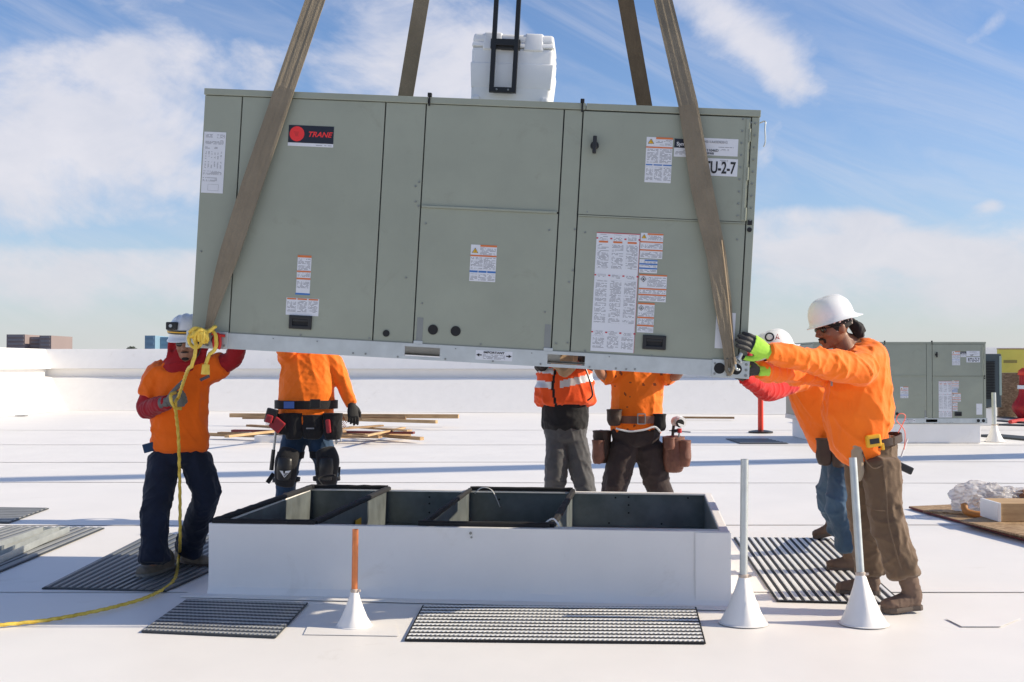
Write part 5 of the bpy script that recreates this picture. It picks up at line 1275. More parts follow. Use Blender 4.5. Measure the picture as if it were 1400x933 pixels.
def undersleeve(p, sd, t0, m_, r0=.052, r1=.036):
    J = p['J']; a, e, w2 = J['sh' + sd], J['el' + sd], J['wr' + sd]; bm = bmesh.new()
    tube(bm, [(a.lerp(e, t0), r0, r0 * 1.05), (e, r0 * .95, r0), (e.lerp(w2, .5), (r0 + r1) / 2, (r0 + r1) / 2), (e.lerp(w2, .98), r1, r1)], p['lat'], 16, 5, .3)
    me = remesh(bm, .008, 4); folds(me, [((w2 - e).cross(V((0, 1, 0))), 4, 20, .008, None)], e.x)
    return obj('undershirt_sleeve', me, m_, p['root'], world=True, smooth=True)
def glove(p, sd, d, pn, m_, curl=.3, size=1.08, thumb=1, two=None, cuff=None, spread=1.0, curls=None, wr=None):
    w2 = wr or p['J']['wr' + sd]; me, mt_ = hand_mesh(w2, d, pn, size, curl, spread, thumb, curls=curls)
    o = obj('glove', me, m_, p['root'], world=True, smooth=True)
    if two:
        inv = (MW[o.name].inverted() @ mt_).inverted()
        paint(o, two, lambda c, n_: (lambda L2, N2: L2.y > .105 or (N2.z > .25 and L2.y > .0) )(inv @ c, inv.to_3x3() @ n_))
    if cuff:
        d = V(d).normalized(); bm = bmesh.new(); tube(bm, [(w2 - d * .055, .036, .034), (w2 - d * .03, .034, .031), (w2 + d * .0, .033, .028)], d.orthogonal(), 14, 3, .2); obj('glove_cuff', bm, cuff, o, world=True, smooth=True)
    return o

# ---------- 1. front right worker, in profile, pushing
J = dict(head=P(1139, 449, 6.84), neck=P(1168, 472, 6.92), chest=P(1184, 524, 6.93), pelvis=P(1191, 612, 6.95),
         shL=P(1176, 505, 6.70), elL=P(1112, 494, 6.52), wrL=P(1049, 481, 6.36), shR=P(1160, 512, 7.12), elR=P(1095, 509, 6.85), wrR=P(1037, 507, 6.46),
         hipL=P(1204, 632, 6.84), knL=P(1212, 708, 6.80), anL=P(1238, 792, 6.72), hipR=P(1181, 632, 7.06), knR=P(1184, 705, 7.12), anR=P(1190, 783, 7.22))
p1 = person('man in orange long sleeves and brown trousers pushing the right end of the hanging unit', J, (-1, -.12, 0), None, face=V((-1, -.30, -.22)), hup=V((.0, 0, 1)), hs=1.02,
    torso=[(.02, .165, .145, .02), (.12, .185, .185, .06), (.32, .195, .205, .07), (.58, .195, .180, .035), (.80, .200, .150, .0), (.95, .13, .11, .0)], pelr=(.165, .142), waist=.07,
    leg=(.108, .092, .085, .090), sleeve=(.97, .098, .050, .070), skin=SKIND, trouser=BROWN, shirt=ORANGE2, vox=.0085, bvox=.0065,
    folds=[(V((.9, 0, -.6)), 6, 8, .013, None), (V((.15, 0, 1)), 6, 9, .009, None), (V((.25, 1, 1)), 4, 11, .008, lambda p: 1.0 if p.x < 1.85 else .15), (V((.5, .3, -1)), 6, 17, .0045, None)])
r = p1['root']; q = p1['q']; hf = p1['hf']
hat_fr = frame(V((.96, .2, -.06)), V((-.26, 0, 1)))
hard_hat('hard_hat', q(0, -.002, .062), frame(V((.93, .15, .30)), V((-.30, 0, 1))), .97, r, HAT, rim_f=.030, rim_b=.004)
eyes(p1['body'], q, 1.02, True, hf)
bm = bmesh.new(); ell(bm, q(0, .092, -.047), (.028, .010, .007), hf); ell(bm, q(-.026, .084, -.060), (.007, .008, .016), hf); ell(bm, q(.026, .084, -.060), (.007, .008, .016), hf); obj('moustache', remesh(bm, .004, 2), HAIR, r, world=True, smooth=True)
bm = bmesh.new(); tube(bm, [(q(0, -.030, -.008), .083, .098), (q(0, -.022, .025), .086, .102), (q(0, -.014, .062), .088, .104)], hf.col[0], 28, 3, .1); me = remesh(bm, .006, 2); folds(me, [(V((1, 0, .2)), 4, 22, .005, None)]); obj('bandana', me, BAND, r, world=True, smooth=True)
bm = bmesh.new(); ell(bm, q(-.01, -.118, .015), (.024, .022, .022), hf); tube(bm, [(q(-.01, -.118, .012), .030, .026), (q(-.02, -.140, -.03), .046, .034), (q(-.015, -.150, -.075), .036, .026)], hf.col[0], 12, 4); tube(bm, [(q(-.012, -.125, .01), .020, .012), (q(-.02, -.160, -.01), .030, .014), (q(-.02, -.182, -.055), .022, .012)], hf.col[0], 12, 4)
me = remesh(bm, .005, 2); folds(me, [(V((0, 0, 1)), 3, 30, .005, None)]); obj('bandana_tail', me, BLKC, r, world=True, smooth=True)
boot(r, G(1259, 836) + V((0, .0, .012)), G(1206, 838) + V((0, 0, 0)), J['anL'], SUEDE, SOLE, 1.12)
boot(r, G(1204, 816) + V((0, 0, .01)), G(1143, 812), J['anR'], SUEDE, SOLE, 1.12)
fd_ = (P(1006, 458, 6.27) - J['wrL']); glove(p1, 'L', fd_, V((-.25, .95, -.1)), LIME, .12, 1.22, 1, GLK, LIME, 1.6, curls=(.10, .14, .2, .3))
glove(p1, 'R', V((-.9, -.15, -.05)), V((-.1, .6, .9)), LIME, .5, 1.05, -1, GLK, LIME)
bc = p1['axis'](.03)
band(r, 'belt', P(1193, 603, 6.95), .172, .160, p1['lat'], p1['sag'], .045, LEATHD, .007, tilt=V((-.10, 0, 1)).normalized())
tm = obj('tape_measure', B(-.045, -.018, -.036, .045, .018, .036, bev=.012), TOOLY, r, loc=P(1194, 603, 6.74) - MW[r.name].translation); tm.rotation_euler = (0, R(-8), R(4))
obj('tape_label', B(-.028, -.0205, -.016, .028, -.0185, .014), BLACK, tm); obj('tape_clip', B(.040, -.014, -.060, .056, .010, -.020, bev=.003), TOOLY, tm)
pc = pouch(r, 'nail_pouch', P(1172, 634, 6.80), .075, .20, .05, (-.6, -.8, 0), CANV, taper=.6)
hm = P(1226, 640, 6.90)
bm = bmesh.new(); box(bm, -.05, -.018, -.022, .05, .018, .022, bev=.008, mat=Matrix.Translation(hm - MW[r.name].translation + V((.045, 0, .0))) @ Matrix.Rotation(R(25), 4, 'Y')); pz = obj('cordless_tool', bm, BLACK, r)
bm = bmesh.new(); sweep(bm, spline([P(1228, 592, 6.9), P(1238, 570, 6.9), P(1230, 566, 6.9), P(1226, 575, 6.9), P(1237, 590, 6.88), P(1236, 615, 6.88)], 6), .003, 5); obj('pink_cord', bm, M('pink_cord', (.75, .2, .15), .6), r, world=True)
bm = bmesh.new(); cyl(bm, P(1232, 625, 6.9), P(1241, 600, 6.9), .005, seg=6); obj('belt_pencil', bm, WHITEP, r, world=True)
bm = bmesh.new(); box(bm, -.006, -.012, -.03, .006, .012, .03); bmesh.ops.transform(bm, matrix=Matrix.Translation(P(1221, 603, 6.80) - MW[r.name].translation), verts=bm.verts); obj('belt_loop', bm, BROWN, r)
bm = bmesh.new(); sweep(bm, spline([P(1178, 615, 6.785), P(1185, 632, 6.735), P(1196, 641, 6.725), P(1209, 634, 6.735)], 5), .004, 5); obj('pocket_seam', bm, BROWN, p1['trousers'], world=True)
text('O', .0001, HAT, r, (0, 0, 0)) if False else None

for pts in (((1207, 640, 6.72), (1212, 680, 6.695), (1214, 712, 6.69), (1222, 745, 6.66), (1232, 778, 6.63)), ((1183, 690, 6.72), (1196, 697, 6.695), (1210, 699, 6.69))):
    bm = bmesh.new(); sweep(bm, spline([P(*p_) for p_ in pts], 6), .0035, 5); obj('trouser_seam', bm, BROWN, p1['trousers'], world=True)
bm = bmesh.new(); sweep(bm, spline([P(1136, 519, 6.70), P(1137, 522, 6.69), P(1137, 528, 6.69)], 4), .007, 6); obj('chest_tag', bm, GREYINK, p1['shirt'], world=True)
# ---------- 2. worker behind him, bent forward
J = dict(head=P(1063, 489, 8.02), neck=P(1090, 500, 8.12), chest=P(1112, 540, 8.16), pelvis=P(1150, 612, 8.2),
         shL=P(1098, 516, 7.96), elL=P(1051, 534, 7.66), wrL=P(1016, 516, 7.35), shR=P(1092, 506, 8.40), elR=P(1046, 500, 8.15), wrR=P(1018, 488, 7.9),
         hipL=P(1154, 628, 8.08), knL=P(1148, 692, 7.94), anL=P(1163, 752, 7.97), hipR=P(1146, 626, 8.34), knR=P(1133, 680, 8.6), anR=P(1148, 724, 8.84))
p2 = person('bent worker in jeans and red undersleeves pushing behind the man in brown trousers', J, (-1, -.1, -.05), None, face=V((-1, -.15, -.45)), hup=V((-.3, 0, 1)), hs=1.0,
    torso=[(.0, .17, .130, .01), (.15, .185, .150, .025), (.38, .19, .150, .02), (.62, .195, .145, .0), (.84, .185, .130, .0), (.97, .12, .10, .0)], pelr=(.165, .135), waist=.05,
    leg=(.10, .082, .075, .075), sleeve=(.42, .082, .066, .074), tee=True, skin=SKIND, trouser=JEAN, shirt=ORANGE2, vox=.009)
r = p2['root']; q = p2['q']
hard_hat('hard_hat', q(0, -.004, .060), frame(V((-1, -.2, -.34)), V((-.33, 0, 1))), 1.0, r, HAT, rim_f=.03, rim_b=.02)
eyes(p2['body'], q, 1.0, True, p2['hf'])
undersleeve(p2, 'L', .36, REDB, .072, .042); undersleeve(p2, 'R', .36, REDK, .062, .040)
bm = bmesh.new(); tube(bm, [(q(0, -.04, -.03), .075, .085), (q(0, -.03, -.09), .085, .09), (J['neck'] + V((-.01, 0, .0)), .09, .09)], p2['lat'], 18, 3, .3); me = remesh(bm, .008, 3); folds(me, [(V((0, 1, 0)), 3, 16, .01, None)]); obj('red_hood', me, REDK, r, world=True, smooth=True)
glove(p2, 'L', (P(1004, 512, 7.05) - J['wrL']), V((0, .3, 1)), GLK, .4, 1.05, -1); glove(p2, 'R', V((-.9, -.6, 0)), V((-.5, .6, .2)), GLK, .3, 1.05, 1)
boot(r, G(1172, 782), G(1130, 780), J['anL'], SUEDE, SOLE, 1.05); boot(r, G(1149, 741) + V((0, 0, .06)), G(1113, 738) + V((0, 0, 0)), J['anR'], SUEDE, SOLE, 1.05)
band(r, 'belt', p2['axis'](.02) + V((0, 0, -.01)), .178, .150, p2['lat'], p2['sag'], .05, LEATHD, .008, tilt=p2['up'])
pouch(r, 'tool_pouch', P(1127, 618, 7.98), .12, .17, .08, (-.8, -.6, 0), LEATHD); pouch(r, 'tool_pouch', P(1146, 622, 7.93), .09, .16, .06, (0, -1, 0), LEATHD)
# round emblem and red mark on the hat
hc = P(1052, 461, 7.885)
hn = V((-.30, -.92, .25)).normalized(); qn = hn.to_track_quat('Z', 'Y').to_matrix()
bm = bmesh.new(); sweep(bm, [hc + qn @ V((.027 * math.cos(a * .3), .027 * math.sin(a * .3), .0)) for a in range(22)], .006, 6); obj('hat_emblem', bm, NAVYINK, r, world=True)
bm = bmesh.new(); ell(bm, hc, (.018, .018, .004), qn); obj('hat_emblem_centre', bm, WHITEP, r, world=True)
hc2 = P(1063, 461, 7.88)
bm = bmesh.new(); sweep(bm, [hc2 + qn @ V(v) for v in ((-.012, -.018, 0), (.0, .022, 0), (.008, -.006, 0), (-.01, -.002, 0), (.014, -.014, 0))], .003, 5); obj('hat_mark', bm, RED, r, world=True)

# ---------- 3. left worker with the rope
J = dict(head=P(256, 470, 7.83), neck=P(250, 501, 7.90), chest=P(247, 535, 7.92), pelvis=P(246, 610, 7.92),
         shR=P(216, 514, 7.90), elR=P(200, 559, 7.86), wrR=P(230, 550, 7.58), shL=P(284, 508, 7.92), elL=P(318, 491, 7.88), wrL=P(334, 452, 7.80),
         hipR=P(226, 626, 7.90), knR=P(213, 700, 7.72), anR=P(210, 770, 7.70), hipL=P(268, 626, 7.94), knL=P(281, 678, 7.92), anL=P(257, 752, 8.16))
p3 = person('bearded man in orange tee over a red hoodie and navy trousers holding the yellow rope', J, (.12, -1, 0), V((-1, -.12, 0)), face=V((.10, -1, -.12)), hs=1.02,
    torso=[(-.02, .190, .130, .01), (.10, .190, .142, .015), (.35, .186, .142, .02), (.62, .195, .140, .01), (.84, .198, .122, 0), (.97, .11, .10, 0)], pelr=(.175, .130), waist=.02,
    leg=(.108, .092, .086, .094), sleeve=(.62, .098, .078, .086), tee=True, skin=SKIN, trouser=NAVY, shirt=ORANGE, vox=.009, bvox=.0065,
    folds=[(V((.2, 0, 1)), 4.5, 6, .009, None), (V((1, 0, -.15)), 4.5, 8, .013, lambda p: 1.0 if p.z < 1.0 else .1), (V((.8, 0, 1)), 4, 7, .010, None), (V((-.7, 0, 1)), 5, 12, .006, None)])
r = p3['root']; q = p3['q']
undersleeve(p3, 'R', .52, REDK, .068, .046); undersleeve(p3, 'L', .52, REDK, .066, .046)
hard_hat('hard_hat', q(0, -.004, .062), frame(V((.05, -1, -.10)), V((-.06, -.1, 1))), 1.04, r, HAT, rim_f=.028, rim_b=.01, brim_all=.012)
# headlamp band round the hat
bd = band(r, 'headlamp_band', q(0, -.002, .085), .121, .148, p3['hf'].col[0], p3['hf'].col[1], .026, BLACK, .004, tilt=V((-.06, -.1, 1)).normalized())
band(bd, 'yellow_stripe', q(0, -.002, .085), .1252, .1522, p3['hf'].col[0], p3['hf'].col[1], .008, TOOLY, .002, tilt=V((-.06, -.1, 1)).normalized())
bm = bmesh.new(); lc = P(236, 446, 7.70); box(bm, -.038, -.030, -.026, .038, .03, .026, bev=.008, mat=Matrix.Translation(lc)); obj('headlamp', bm, BLACK, bd, world=True)
bm = bmesh.new(); cyl(bm, lc + V((-.005, -.022, 0)), lc + V((-.005, -.034, 0)), .011, seg=14); obj('headlamp_lens', bm, GALV, bd, world=True)
bm = bmesh.new(); sweep(bm, spline([q(-.098, .02, .05), q(-.092, .03, -.01), q(-.075, .04, -.07), q(-.04, .065, -.105)], 5), .006, 6); obj('chin_strap', bm, BLACK, r, world=True)
eyes(p3['body'], q, 1.02, True, p3['hf'])
bm = bmesh.new(); ell(bm, q(0, .094, -.047), (.030, .009, .006), p3['hf']); ell(bm, q(0, .083, -.092), (.026, .012, .012), p3['hf']); obj('goatee', remesh(bm, .004, 2), HAIR, r, world=True, smooth=True)
bm = bmesh.new()
for a0 in range(0, 24):
    pass
# hood: an open collar round the face, built as a thick ring
ring = []
for kk in range(25):
    a = 6.28318 * kk / 24; ring.append(q(.108 * math.sin(a), .010 + .012 * math.cos(a) - .02 * (math.cos(a) > 0) , -.035 + .118 * math.cos(a)))
sweep(bm, ring, .026, 12); tube(bm, [(q(0, -.035, .03), .094, .085), (q(0, -.035, -.05), .10, .09), (J['neck'] + V((0, -.02, .0)), .125, .105), (J['neck'] + V((0, -.02, -.03)), .125, .11)], p3['lat'], 20, 4, .3)
me = remesh(bm, .008, 3); folds(me, [(V((1, 0, 0)), 4, 15, .014, None)], 2); obj('red_hood', me, REDK, r, world=True, smooth=True)
glove(p3, 'R', V((.95, -.18, .12)), V((.15, .6, .5)), GREYG, 1.15, 1.15, 1, None, GREYG, curls=(1.25, 1.25, 1.25, 1.2)); glove(p3, 'L', V((.35, -.2, 1)), V((.9, .1, -.1)), GREYG, .1, 1.1, 1, None, GREYG)
boot(r, G(236, 778), G(190, 792), J['anR'], TANB, SOLEG, 1.15); boot(r, G(240, 769), G(287, 777), J['anL'], TANB, SOLE, 1.12)
lg = obj('chest_print', B(-.035, -.0015, -.010, .035, .0015, .010), M('grey_shirt_print', (.10, .09, .10), .8, var=.5, vs=60), r, loc=P(280, 517, 7.742) - MW[r.name].translation); lg.rotation_euler = (0, R(-25), R(-6))
bm = bmesh.new(); box(bm, -.04, -.012, -.03, .04, .012, .03, bev=.006, mat=Matrix.Translation(P(204, 612, 7.82)) @ Matrix.Rotation(R(-15), 4, 'Y')); obj('pocket_flap', bm, JEAND, r, world=True)

# ---------- 4. man with knee pads
D = 10.55
J = dict(head=P(425, 448, D - .05), neck=P(424, 478, D), chest=P(421, 512, D), pelvis=P(419, 578, D),
         shR=P(396, 493, D), elR=P(386, 458, D - .25), wrR=P(392, 425, D - .5), shL=P(453, 494, D), elL=P(470, 526, D - .02), wrL=P(481, 554, D - .12),
         hipR=P(404, 594, D), knR=P(393, 640, D - .08), anR=P(387, 703, D), hipL=P(435, 594, D), knL=P(446, 638, D - .06), anL=P(448, 703, D + .05))
p4 = person('man in orange long sleeves, blue jeans and black knee pads standing behind the curb', J, (.02, -1, 0), V((-1, 0, 0)), 
    torso=[(-.06, .245, .145, .01), (.10, .250, .160, .03), (.36, .245, .165, .035), (.62, .240, .150, .01), (.84, .225, .125, 0), (.97, .11, .10, 0)], pelr=(.220, .145), waist=.0,
    leg=(.118, .098, .085, .082), sleeve=(.95, .095, .052, .070), skin=SKIN, trouser=JEAND, shirt=ORANGE2, vox=.0105)
r = p4['root']; q = p4['q']
hard_hat('hard_hat', q(0, -.004, .062), frame(V((0, -1, -.1))), 1.0, r, HAT); eyes(p4['body'], q, 1, False, p4['hf'])
glove(p4, 'L', V((.15, -.1, -1)), V((-.3, .6, .1)), BLACKM, .3, 1.2, 1, curls=(.25, .35, .45, .5)); glove(p4, 'R', V((.1, -.3, 1)), V((0, -1, 0)), BLACKM, .1, 1.1, 1)
for sd in 'RL': boot(r, J['an' + sd] + V((0, .07, -J['an' + sd].z)), J['an' + sd] + V((0, -.22, -J['an' + sd].z)), J['an' + sd], SUEDE, SOLE, 1.1)
bt = band(r, 'tool_belt', P(419, 553, D), .272, .215, p4['lat'], p4['sag'], .075, BLKC, .012)
o = obj('belt_buckle', B(-.045, -.01, -.038, .045, .01, .038, bev=.006), BLACK, bt, loc=P(431, 552, D - .265) - MW[r.name].translation)
o = obj('belt_patch', B(-.045, -.003, -.03, .045, .003, .03), BLU, bt, loc=P(395, 554, D - .235) - MW[r.name].translation)
for (px, py, w2, h2, m2) in ((402, 583, .17, .22, BLKC), (427, 584, .19, .20, BLKC), (455, 583, .17, .22, BLKC), (388, 580, .12, .17, BLKC)):
    pouch(r, 'tool_pouch', P(px, py, D - .17), w2, h2, .09, (0, -1, 0), LEATHD if False else m2, vox=.008)
o = obj('pouch_logo', B(-.035, -.002, -.006, .035, .002, .006), GREYINK, r, loc=P(424, 586, D - .235) - MW[r.name].translation)
for (px, py, wd2, h2, m2, nm, a) in ((371, 569, .10, .13, BLACK, 'drill_battery', 15), (379, 581, .11, .11, TOOLR, 'drill_body', 40), (368, 573, .06, .07, TOOLR, 'battery_label', 15), (449, 583, .04, .12, TOOLR, 'red_knife', -6)):
    o = obj(nm, B(-wd2 / 2, -.03, -h2 / 2, wd2 / 2, .03, h2 / 2, bev=.012), m2, r, loc=P(px, py, D - .22 - (.04 if nm == 'battery_label' else 0)) - MW[r.name].translation); o.rotation_euler = (0, R(a), 0)
bm = bmesh.new(); cyl(bm, P(377, 590, D - .2), P(374, 618, D - .2), .011, seg=8); hmr = obj('hammer', bm, STEEL, r, world=True); bm = bmesh.new(); cyl(bm, P(374, 615, D - .2), P(371, 643, D - .2), .017, .020, seg=8); obj('hammer_grip', bm, BLACK, hmr, world=True)
bm = bmesh.new()
rnd = random.Random(5)
for kk in range(9):
    x, y = 459 + rnd.uniform(-4, 5), 572 + rnd.uniform(-8, 10); a = P(x, y, D - .15); sweep(bm, [a, a + V((rnd.uniform(-.03, .03), 0, -.05)), a + V((rnd.uniform(-.04, .04), 0, -.17))], .008, 6)
obj('hanging_tools', bm, STEEL, r, world=True)
bm = bmesh.new()
for kk in range(4): sweep(bm, circ(P(464, 573 + kk * 2, D - .12), .04 + .008 * kk, .05, 0, 340, 14), .003, 5)
obj('wire_coil', bm, COPPER, r, world=True)
for sd, cx, tl_ in (('R', 391, 7), ('L', 447, -7)):
    kn = J['kn' + sd]; c = P(cx, 639, D - .20)
    bm = bmesh.new(); tube(bm, [(c + V((.035 if sd == 'R' else -.02, .02, .15)), .090, .05), (c + V((.01, -.02, .06)), .105, .065), (c + V((0, -.02, -.05)), .10, .06), (c + V((-.015 if sd == 'R' else .0, .01, -.16)), .085, .04)], V((1, 0, 0)), 18, 4, .3)
    me = remesh(bm, .008, 3); kp = obj('knee_pad', me, BLKC, r, world=True, smooth=True)
    bm = bmesh.new(); tube(bm, [(c + V((.005, -.055, .08)), .065, .035), (c + V((0, -.065, .0)), .072, .045), (c + V((-.008, -.05, -.10)), .062, .035)], V((1, 0, 0)), 14, 3, .3); obj('pad_cap', bm, BLACK, kp, world=True, smooth=True)
    for zz, nm in ((.155, 'upper_strap'), (-.03, 'lower_strap')):
        cc = kn.lerp(J['hip' + sd], .38) if zz > 0 else kn.lerp(J['an' + sd], .25)
        band(kp, nm, cc, .112, .112, V((1, 0, 0)), V((0, 1, 0)), .06 if zz > 0 else .035, BLKC, .010, tilt=V((.15 if sd == 'R' else -.05, 0, 1)).normalized())
    if sd == 'R': 
        cl = P(390, 649, D - .315); bm = bmesh.new()
        for pts in (((-.05, 0, .035), (-.008, 0, -.03), (-.02, 0, .03)), ((.0, 0, .03), (-.008, 0, -.03), (.05, 0, .035)), ((-.02, 0, .005), (.03, 0, .015), (.0, 0, -.01))): bm.faces.new([bm.verts.new(cl + V(v)) for v in pts])
        obj('pad_emblem', bm, WHITEP, kp, world=True)
    st_ = kn.lerp(J['hip' + sd], .38) + V((0, -.127, 0)); o = text('INTY' if sd == 'R' else 'INT', .036, REFL if sd == 'R' else GREYINK, r, st_ - MW[r.name].translation + V((-.012, 0, -.012)), bold=True, name='strap_lettering')
    fl = obj('strap_tail', B(-.02, -.006, -.05, .02, .006, .05), BLKC, r, loc=(P(370, 654, D) if sd == 'R' else P(462, 646, D)) - MW[r.name].translation); fl.rotation_euler = (0, R(35 if sd == 'R' else 5), 0)

# ---------- 5. man in the high visibility vest
D = 10.35
J = dict(head=P(769, 470, D - .08), neck=P(771, 494, D), chest=P(772, 525, D), pelvis=P(773, 585, D),
         shR=P(745, 500, D), elR=P(735, 478, D - .3), wrR=P(745, 450, D - .55), shL=P(799, 500, D), elL=P(812, 478, D - .3), wrL=P(803, 450, D - .55),
         hipR=P(762, 602, D), knR=P(760, 645, D - .06), anR=P(757, 702, D), hipL=P(787, 602, D), knL=P(795, 645, D - .05), anL=P(809, 702, D - .1))
p5 = person('man in a reflective orange safety vest and grey trousers standing behind the curb', J, (-.15, -1, 0), V((-1, .15, 0)),
    torso=[(.0, .20, .135, .01), (.12, .205, .14, .01), (.36, .20, .14, .01), (.62, .215, .15, .01), (.84, .205, .13, 0), (.97, .11, .10, 0)], pelr=(.195, .14), waist=.02,
    leg=(.105, .092, .088, .090), sleeve=(.9, .085, .05, .065), skin=SKIN, trouser=GREYT, shirt=BLKC, vox=.0105)
r = p5['root']; q = p5['q']; hard_hat('hard_hat', q(0, -.004, .062), frame(V((-.1, -1, -.1))), 1.0, r, HAT); eyes(p5['body'], q, 1, False, p5['hf'])
glove(p5, 'L', V((-.1, -.3, 1)), V((0, -1, 0)), GLK, .1, 1.1, 1); glove(p5, 'R', V((.1, -.3, 1)), V((0, -1, 0)), GLK, .1, 1.1, 1)
for sd in 'RL': boot(r, J['an' + sd] + V((0, .07, -J['an' + sd].z)), J['an' + sd] + V((0, -.22, -J['an' + sd].z)), J['an' + sd], SUEDE, SOLE, 1.1)
bm = bmesh.new(); ax5 = p5['axis']; tube(bm, [(ax5(.30) + V((0, 0, .0)), .268, .185), (ax5(.42), .262, .19), (ax5(.65), .25, .185), (ax5(.86), .225, .155), (ax5(.98), .13, .12)], p5['lat'], 26, 5, .25)
me = remesh(bm, .0105, 4); folds(me, [(V((1, 0, .2)), 4, 8, .022, None), (V((0, 0, 1)), 3, 10, .012, None)], 4); vs_ = obj('safety_vest', me, VESTO, r, world=True, smooth=True)
bz = MW[vs_.name].translation.z
def vb(z0, z1, sl_, cond): return lambda c, n_: z0 < c.z + bz + sl_ * c.x < z1 and cond(c)
zA = P(773, 524, D).z
paint(vs_, REFL, vb(zA - .03, zA + .035, -.22, lambda c: c.x > -.06)); paint(vs_, REFL, vb(zA - .06, zA - .0, .1, lambda c: c.x < -.11)); paint(vs_, REFL, vb(zA + .07, zA + .12, .1, lambda c: c.x < -.11))
paint(vs_, BLKC, lambda c, n_: abs(c.x + .085 - .03 * math.sin(c.z * 9)) < .012 and n_.y < 0)
bm = bmesh.new(); gc = P(771, 500, D - .2); tube(bm, [(gc + V((0, .02, .09)), .12, .08), (gc + V((0, -.02, .0)), .105, .06), (gc + V((-.01, -.035, -.075)), .045, .03)], V((1, 0, 0)), 16, 4, .8); me = remesh(bm, .008, 2); folds(me, [(V((.4, 0, 1)), 3, 12, .018, None)]); obj('neck_gaiter', me, BEIGE, r, world=True, smooth=True)
bm = bmesh.new(); sweep(bm, spline([P(799, 500, D - .2), P(806, 520, D - .22), P(810, 540, D - .2), P(803, 548, D - .2)], 6), .008, 6); obj('vest_cord', bm, BLACK, r, world=True)

# ---------- 6. man seen from behind with leather tool bags
D = 9.62
J = dict(head=P(873, 462, D + .05), neck=P(872, 490, D), chest=P(871, 528, D), pelvis=P(869, 588, D),
         shL=P(844, 508, D), elL=P(822, 512, D - .12), wrL=P(812, 480, D - .35), shR=P(900, 508, D), elR=P(925, 514, D - .12), wrR=P(938, 484, D - .35),
         hipL=P(853, 612, D), knL=P(841, 664, D - .05), anL=P(834, 722, D + .02), hipR=P(886, 612, D), knR=P(899, 662, D + .02), anR=P(921, 722, D + .05))
p6 = person('man seen from behind in orange tee and dark trousers wearing brown leather tool bags', J, (.0, 1, 0), V((1, 0, 0)), face=V((0, 1, 0)),
    torso=[(-.02, .205, .135, .0), (.12, .205, .14, .0), (.36, .210, .145, 0), (.62, .220, .145, 0), (.82, .225, .13, 0), (.97, .11, .10, 0)], pelr=(.205, .145), waist=.0,
    leg=(.128, .105, .092, .090), sleeve=(.75, .098, .075, .085), tee=True, skin=SKIN, trouser=DKBR, shirt=ORANGE2, vox=.0105)
r = p6['root']; q = p6['q']; hard_hat('hard_hat', q(0, -.004, .062), frame(V((0, 1, -.05))), 1.0, r, HAT)
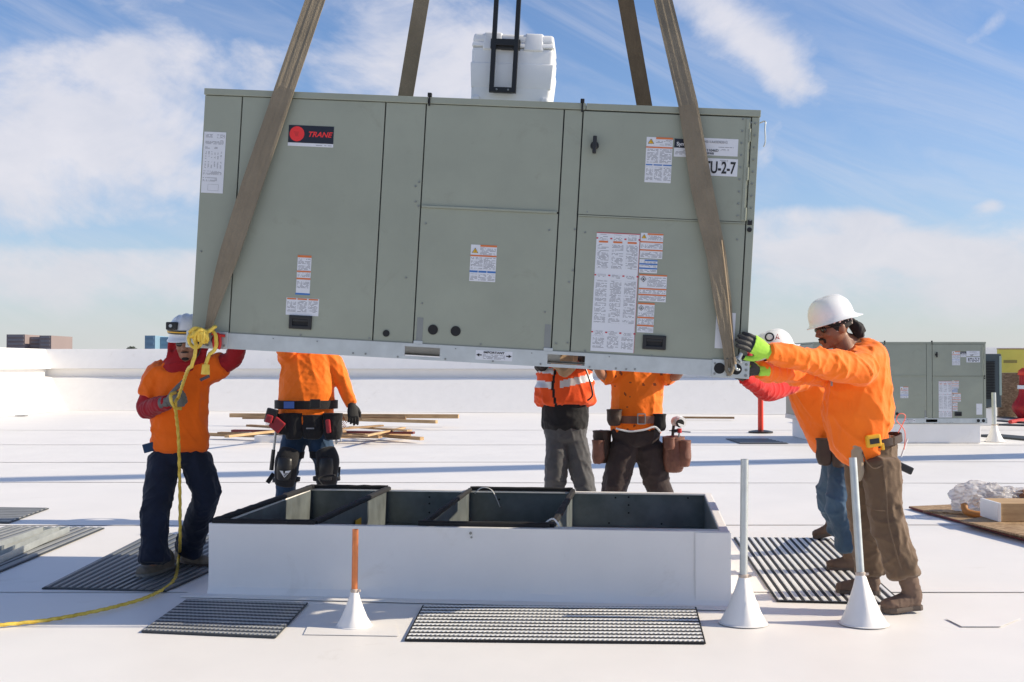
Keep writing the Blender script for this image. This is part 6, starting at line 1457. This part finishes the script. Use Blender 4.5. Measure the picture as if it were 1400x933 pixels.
# grease smudges on the back of the tee
SM = M('grease_smudge', (.25, .06, .02), .9)
paint(p6['shirt'], SM, lambda c, n_: n_.y < -.2 and c.z > .2 and mnoise.noise(V((c.x * 26, c.z * 22, 3))) > .40 and mnoise.noise(V((c.x * 6, c.z * 5, 1))) > .0)
glove(p6, 'L', V((-.1, -.3, 1)), V((0, -1, 0)), GLK, .1, 1.1, 1); glove(p6, 'R', V((.1, -.3, 1)), V((0, -1, 0)), GLK, .1, 1.1, 1)
for sd in 'RL': boot(r, J['an' + sd] + V((0, -.07, -J['an' + sd].z)), J['an' + sd] + V((0, .22, -J['an' + sd].z)), J['an' + sd], SUEDE, SOLE, 1.1)
bt = band(r, 'leather_belt', P(871, 573, D), .222, .170, p6['lat'], p6['sag'], .060, LEATH, .012)
bm = bmesh.new(); bc = P(877, 573, D - .195); 
for a, b_ in (((-.03, -.04), (.03, -.04)), ((.03, -.04), (.03, .04)), ((.03, .04), (-.03, .04)), ((-.03, .04), (-.03, -.04))): cyl(bm, bc + V((a[0], 0, a[1])), bc + V((b_[0], 0, b_[1])), .005, seg=6)
obj('belt_buckle', bm, STEEL, bt, world=True)
pouch(r, 'tool_bag', P(921, 621, D - .05), .20, .27, .17, (1, -.6, 0), LEATH); pouch(r, 'tool_bag', P(935, 620, D - .10), .11, .20, .11, (1, -.4, 0), LEATH); pouch(r, 'small_pouch', P(915, 607, D - .19), .085, .09, .05, (0, -1, 0), LEATH)
pouch(r, 'tool_bag', P(823, 611, D - .02), .13, .25, .15, (-1, -.5, 0), LEATHD); pouch(r, 'tool_bag', P(818, 618, D - .10), .09, .18, .10, (-1, -.5, 0), LEATH); pouch(r, 'small_pouch', P(840, 571, D - .14), .12, .12, .08, (0, -1, 0), LEATHD)
pouch(r, 'small_pouch', P(902, 578, D - .14), .10, .13, .07, (0, -1, 0), BLKC)
bm = bmesh.new(); c = P(928, 577, D - .1); cyl(bm, c + V((-.02, .06, 0)), c + V((.02, -.06, 0)), .040, .040, 16); ell(bm, c + V((0, .0, .01)), (.05, .05, .04)); th_ = obj('torpedo_tool', bm, WHITEP, r, world=True, smooth=False)
bm = bmesh.new(); cyl(bm, c + V((.0, -.055, -.008)), c + V((.003, -.066, -.01)), .034, .034, 16); obj('tool_face', bm, BLACKM, th_, world=True)
for (x0, y0, x1, y1, rr_, m2, nm) in ((919, 602, 921, 582, .012, LEATHD, 'chisel_handle'), (918, 603, 918, 596, .015, TOOLR, 'red_handle'), (927, 604, 929, 590, .007, STEEL, 'nail_set'), (929, 592, 929, 586, .018, RED, 'red_cap'), (915, 589, 944, 591, .005, STEEL, 'square_blade'), (918, 590, 926, 589, .014, BLACK, 'square_stock')):
    bm = bmesh.new(); cyl(bm, P(x0, y0, D - .12), P(x1, y1, D - .12), rr_, seg=10); obj(nm, bm, m2, r, world=True)
bm = bmesh.new(); sweep(bm, spline([P(842, 586, D - .17), P(860, 590, D - .185), P(880, 588, D - .19), P(895, 584, D - .18), P(903, 591, D - .17)], 6), .008, 6); obj('shirt_hem', bm, WHITEP, r, world=True)
